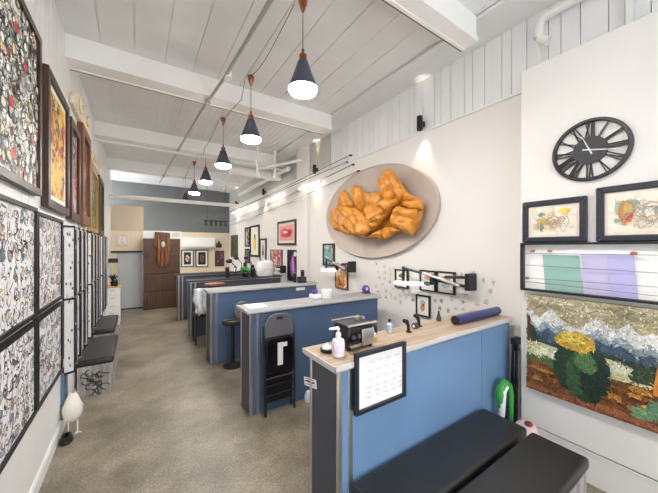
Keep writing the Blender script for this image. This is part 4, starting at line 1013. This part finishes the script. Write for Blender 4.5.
def desk_lamp(x, y, label):
    r = thing('desk_lamp', label, 'lamp', (x, y, 1.1), 'black desk lamps on the far counters')
    MB().lathe([(.06, 0), (.065, .01), (.02, .025)], (x, y, 1.1), 16).build('base', 'black', r)
    MB().tube([(x, y, 1.12), (x + .03, y, 1.32), (x - .1, y, 1.46)], .011, 8).build('arm', 'black', r)
    MB().ball((x - .12, y, 1.46), (.07, .07, .05)).build('head', 'black', r)
desk_lamp(2.35, 7.86, 'black desk lamp with round head, left one on the farthest counter'); desk_lamp(2.62, 7.86, 'black desk lamp with round head, right one on the farthest counter')
desk_lamp(1.75, 6.28, 'black desk lamp with round head beside the bright green plant')
def canister(x, y, h, rr, label, m='black'):
    r = thing('canister', label, 'canister', (x, y, 1.1), 'dark canisters on the far counters')
    MB().lathe([(rr, 0), (rr * 1.03, .006), (rr, h)], (x, y, 1.1), 16).build('body', m, r); MB().lathe([(rr * 1.05, h), (rr * 1.05, h + .02), (rr * .3, h + .035)], (x, y, 1.1), 16).build('lid', 'charcoal', r)
canister(2.49, 7.92, .2, .05, 'tall black canister between the two far desk lamps'); canister(2.2, 7.84, .1, .04, 'short white canister left of the far desk lamps', 'white')
canister(2.71, 7.95, .13, .05, 'short black canister at the right end of farthest counter')
canister(2.16, 6.3, .16, .05, 'black canister between green plant and white towel')
canister(1.60, 6.3, .2, .045, 'tall dark canister left of the desk lamp by the green plant')
canister(2.62, 4.84, .19, .035, 'dark canister on third counter by the violet poster'); canister(2.45, 4.83, .14, .03, 'slim dark canister behind the black box on third counter')

# ------------------------------------------------------------------ ceiling lamps
PY = [.78, 2.19, 3.55, 4.95, 6.40, 7.85, 9.4]
PL = ['nearest copper and graphite pendant lamp above the front benches', 'second pendant lamp, largest fully visible shade with copper cap', 'third pendant lamp in front of second ceiling beam', 'fourth pendant lamp along the ceiling row', 'fifth pendant lamp along the ceiling row', 'sixth pendant lamp, second from the back of the row', 'last pendant lamp at the back of the row']
px = 1.19
def pendant():
    o = (px, PY[1], CZ)
    r = thing('pendant_lamp', PL[1], 'pendant lamp', o, 'pendant lamps down the middle of the ceiling')
    MB().lathe([(.036, 0), (.04, -.02), (.034, -.06), (.014, -.115), (.006, -.13)], o, 20).build('ceiling_cup', 'copper', r)
    MB().tube([(px, PY[1], CZ - .12), (px, PY[1], CZ - .5)], .0045, 6).build('cord', mat('grey_cord', (120, 112, 106), .6), r)
    MB().lathe([(.006, -.44), (.012, -.445), (.012, -.49), (.032, -.495), (.034, -.55), (.02, -.56)], o, 20).build('collar', 'copper', r)
    MB().lathe([(.03, -.55), (.044, -.553), (.06, -.60), (.092, -.69), (.125, -.775), (.129, -.79), (.125, -.79), (.088, -.69), (.055, -.60), (.03, -.56)], o, 32).build('shade', 'shade', r)
    MB().lathe([(.02, -.755), (.116, -.77), (.122, -.795), (.112, -.815), (.07, -.833), (.01, -.838)], o, 28).build('bulb', 'bulb', r)
    return r
p0 = pendant()
for i, y in enumerate(PY):
    if i == 1: continue
    dup(p0, (px, y, CZ), PL[i])
for i in range(len(PY) - 1):
    a, b = PY[i], PY[i + 1]; P = []
    for k in range(13):
        u = k / 12; P.append((px - .03 - .05 * math.sin(PI * u), a + .05 + u * (b - a - .1), CZ - .05 - .20 * math.sin(PI * u) * (1 if i else .6)))
    bmn = [q for q in ((1.47, 1.61), (3.87, 4.1), (6.25, 6.48), (8.65, 8.88)) if a < q[0] < b]
    if bmn:
        P = [p if not (bmn[0][0] - .25 < p[1] < bmn[0][1] + .25) else (p[0], p[1], 3.645) for p in P]
    tag(MB().tube([(p[0] - .03, p[1], p[2]) for p in P], .004, 6).build('lamp_cord', bpy.data.materials['grey_cord']), ['grey cord swagged between the nearest two pendant cups', 'grey cord swagged between second and third pendant cups', 'grey cord swagged between third and fourth pendant cups', 'grey cord swagged between fourth and fifth pendant cups', 'grey cord swagged between fifth and sixth pendant cups', 'grey cord swagged between the last two pendant cups'][i], 'cord', 'cords between the pendants')
# conduit and pipes
r = thing('ceiling_conduit', 'long grey conduit running down the ceiling under the beams', 'conduit', (.85, 4, 3.62))
MB().tube([(.88, -2.2, 3.635), (.85, 2.05, 3.635), (.81, 3.32, 3.635), (.74, 4.3, 3.635), (.62, 7.5, 3.635), (.55, 9.7, 3.635)], .019, 10).build('pipe', 'conduit', r)
for yy, xx in ((1.5, .853), (3.98, .763), (6.36, .664), (8.76, .58)): MB().box(xx - .03, xx + .03, yy - .02, yy + .02, 3.61, 3.66).build('clip', 'conduit', r)
MB().box(.80, .86, 3.2, 3.3, 3.6, 3.67).build('junction_box', 'white', r, bevel=.006)
def pipe(label, P, rr, m='pipe', name='ceiling_pipe', cat='pipe'):
    return tag(MB().tube(P, rr, 14).build(name, m), label, cat)
pipe('white pipe crossing the rear ceiling above the brown cupboard', [(-.6, 9.3, 3.08), (3.0, 9.3, 3.08)], .055)
pipe('thin white pipe along the lower edge of the third beam', [(-.6, 6.21, 3.56), (3.0, 6.21, 3.56)], .025)
pipe('big white duct crossing beneath the third ceiling beam at right', [(1.75, 6.7, 3.52), (2.7, 6.7, 3.52), (2.99, 6.7, 3.52)], .11, name='air_duct', cat='duct')
pipe('diagonal white plastic pipe by the pilaster', [(2.15, 5.9, 3.42), (2.2, 5.85, 3.42), (2.93, 5.45, 3.62)], .03)
pipe('white drop pipe beside the big duct', [(2.12, 5.9, 3.9), (2.12, 5.9, 3.35), (2.16, 5.9, 3.25), (2.5, 6.0, 3.25), (2.55, 6.0, 3.3), (2.56, 6.0, 3.9)], .03)
pipe('long white pipe running back along right wall under the ceiling', [(2.8, 5.8, 3.5), (2.72, 7.5, 3.45), (2.7, 9.2, 3.4)], .045)
r = thing('drain_pipe', 'white painted drain pipe with elbow above the clock wall', 'pipe', (2.93, 1.0, 3.3))
MB().tube([(2.94, -1.5, 3.72), (2.94, .98, 3.75)], .035, 12).build('main_pipe', 'pipe', r)
MB().tube([(2.94, .98, 3.75), (2.94, 1.06, 3.74), (2.95, 1.09, 3.68), (2.95, 1.09, 3.60)], .038, 12).build('elbow', 'pipe', r)
MB().tube([(2.95, 1.09, 3.60), (2.96, 1.02, 3.53)], .036, 12).build('branch', 'pipe', r)
MB().tube([(2.97, 1.10, 3.6), (2.97, 1.10, 3.29)], .016, 10).build('drop', 'pipe', r)
r = tag(MB().box(2.97, 3.02, .51, .55, 3.29, CZ - .03).build('wall_batten', 'board', None), 'white upright batten above the clock on boarded wall', 'batten')
# track spots at the rear
r = thing('spot_track', 'dark row of small track spotlights above the air conditioner', 'track light', (2.2, 10.2, 2.4))
MB().box(1.85, 2.65, 10.28, 10.32, 2.62, 2.66).build('rail', 'black', r)
for q in range(5): MB().tube([(1.92 + q * .16, 10.3, 2.63), (1.92 + q * .16, 10.3, 2.47)], .035, 10).build('spot_head', 'black', r)
for xx in (1.95, 2.55): MB().tube([(xx, 10.3, 2.65), (xx, 10.3, CZ)], .006, 6).build('drop_rod', 'black', r)
# wall spots with up and down glow
SP = [(2.35, 'nearest black cylinder wall spotlight left of the clock wall'), (4.9, 'second black wall spotlight beside the white pilaster'), (7.67, 'third black wall spotlight further along right wall'), (10.3, 'farthest black wall spotlight near the rear corner')]
def spotlight(y, z):
    r = thing('wall_spotlight', SP[0][1], 'spotlight', (3.0, y, z), 'black cylinder wall spotlights')
    MB().lathe([(.03, -.085), (.036, -.085), (.036, .085), (.03, .085), (.03, .07), (.03, -.07)], (2.92, y, z), 18).build('cylinder', 'black', r)
    MB().box(2.95, 3.0, y - .02, y + .02, z - .03, z + .03).build('mount', 'black', r)
    MB().lathe([(.002, -.076), (.027, -.076), (.027, -.07), (.002, -.07)], (2.92, y, z), 14).build('lower_lens', mat('warm_lens', (255, 214, 150), .4, var=0, emit=12), r)
    return r
s0 = spotlight(2.35, 3.29)
for y, lab in SP[1:]: dup(s0, (3.0, y, 3.29), lab)
for y, _ in SP:
    for up in (0, 1):
        L = bpy.data.lights.new('spot_beam', 'SPOT'); L.energy = (36 if y > 3 else 9) * (.6 if up else 1); L.color = (1, .78, .48) if y > 3 else (1, .9, .76); L.spot_size = math.radians((50 if y > 3 else 58) if not up else 26); L.spot_blend = .6; L.shadow_soft_size = .02
        o = bpy.data.objects.new('spot_beam', L); COL.objects.link(o); o.location = (2.92, y, 3.29 + (.1 if up else -.1)); o.rotation_euler = (PI if up else 0, math.radians(-8 if not up else 8), 0)
# suspended light tubes
TB = [(4.62, 5.5, 'nearest white light tube along the right wall'), (6.4, 7.35, 'second white light tube along the right wall'), (8.3, 9.3, 'third white light tube along the right wall'), (9.8, 10.7, 'last white light tube along the right wall')]
for a, b, lab in TB:
    r = thing('light_tube', lab, 'light', (2.9, (a + b) / 2, 3.0), 'white light tubes along the right wall')
    MB().tube([(2.9, a, 3.0), (2.9, b, 3.0)], .02, 12).build('tube', 'tube', r)
    for yy in (a, b): MB().tube([(2.9, yy - .02, 3.0), (2.9, yy + .02, 3.0)], .025, 12).build('end_cap', 'white', r)
    MB().box(2.9, 3.0, (a + b) / 2 - .02, (a + b) / 2 + .02, 2.99, 3.03).build('bracket', 'white', r)
WR = [((2.96, 3.81, 3.29), (2.2, 11.45, 2.75)), ((2.96, 3.9, 3.2), (1.75, 11.45, 2.6)), ((2.96, 3.75, 3.12), (2.74, 11.45, 2.66)), ((2.96, 3.6, 2.98), (2.86, 11.45, 2.55))]
WL = ['topmost steel cable stretched from the right wall to the back wall', 'second steel cable from the top stretched to the back wall', 'third steel cable from the top stretched to the back wall', 'lowest steel cable stretched along the right wall above the oval sculpture']
for (a, b), lab in zip(WR, WL):
    r = thing('tension_cable', lab, 'cable', a, 'steel cables along the right wall')
    a, b = Vector(a), Vector(b)
    MB().tube([a.lerp(b, k / 16) + Vector((0, 0, -.06 * math.sin(PI * k / 16))) for k in range(17)], .006, 6).build('cable', 'wire', r)
    MB().tube([(3.0, a.y, a.z), (2.955, a.y, a.z)], .014, 8).build('anchor', 'black', r)

# ------------------------------------------------------------------ light
w = bpy.data.worlds.new('daylight'); sc.world = w; w.use_nodes = True
bg = w.node_tree.nodes['Background']; bg.inputs['Color'].default_value = (.95, .98, 1.03, 1); bg.inputs['Strength'].default_value = 4.0
P = bpy.data.lights.new('shopfront_portal', 'AREA'); P.shape = 'RECTANGLE'; P.size = 3.3; P.size_y = 3.35; P.cycles.is_portal = True
o = bpy.data.objects.new('shopfront_portal', P); COL.objects.link(o); o.location = (1.1, Y0 - .2, 1.8); o.rotation_euler = (PI / 2, 0, 0)

# ------------------------------------------------------------------ camera
cam = bpy.data.cameras.new('camera'); cam.sensor_width = 36; cam.lens = 36 * 288 / 658; cam.clip_start = .02
cam.shift_y = .8 / 658
co = bpy.data.objects.new('camera', cam); COL.objects.link(co)
co.location = (0, 0, H); co.rotation_euler = (PI / 2, 0, -math.atan2(192, 288))
sc.camera = co
vs_ = sc.view_settings
vs_.view_transform = 'Standard'; vs_.look = 'None'; vs_.gamma = 1; vs_.use_curve_mapping = False
vs_.exposure = .06
sc.cycles.max_bounces = 10; sc.cycles.diffuse_bounces = 7
sc.cycles.use_denoising = True
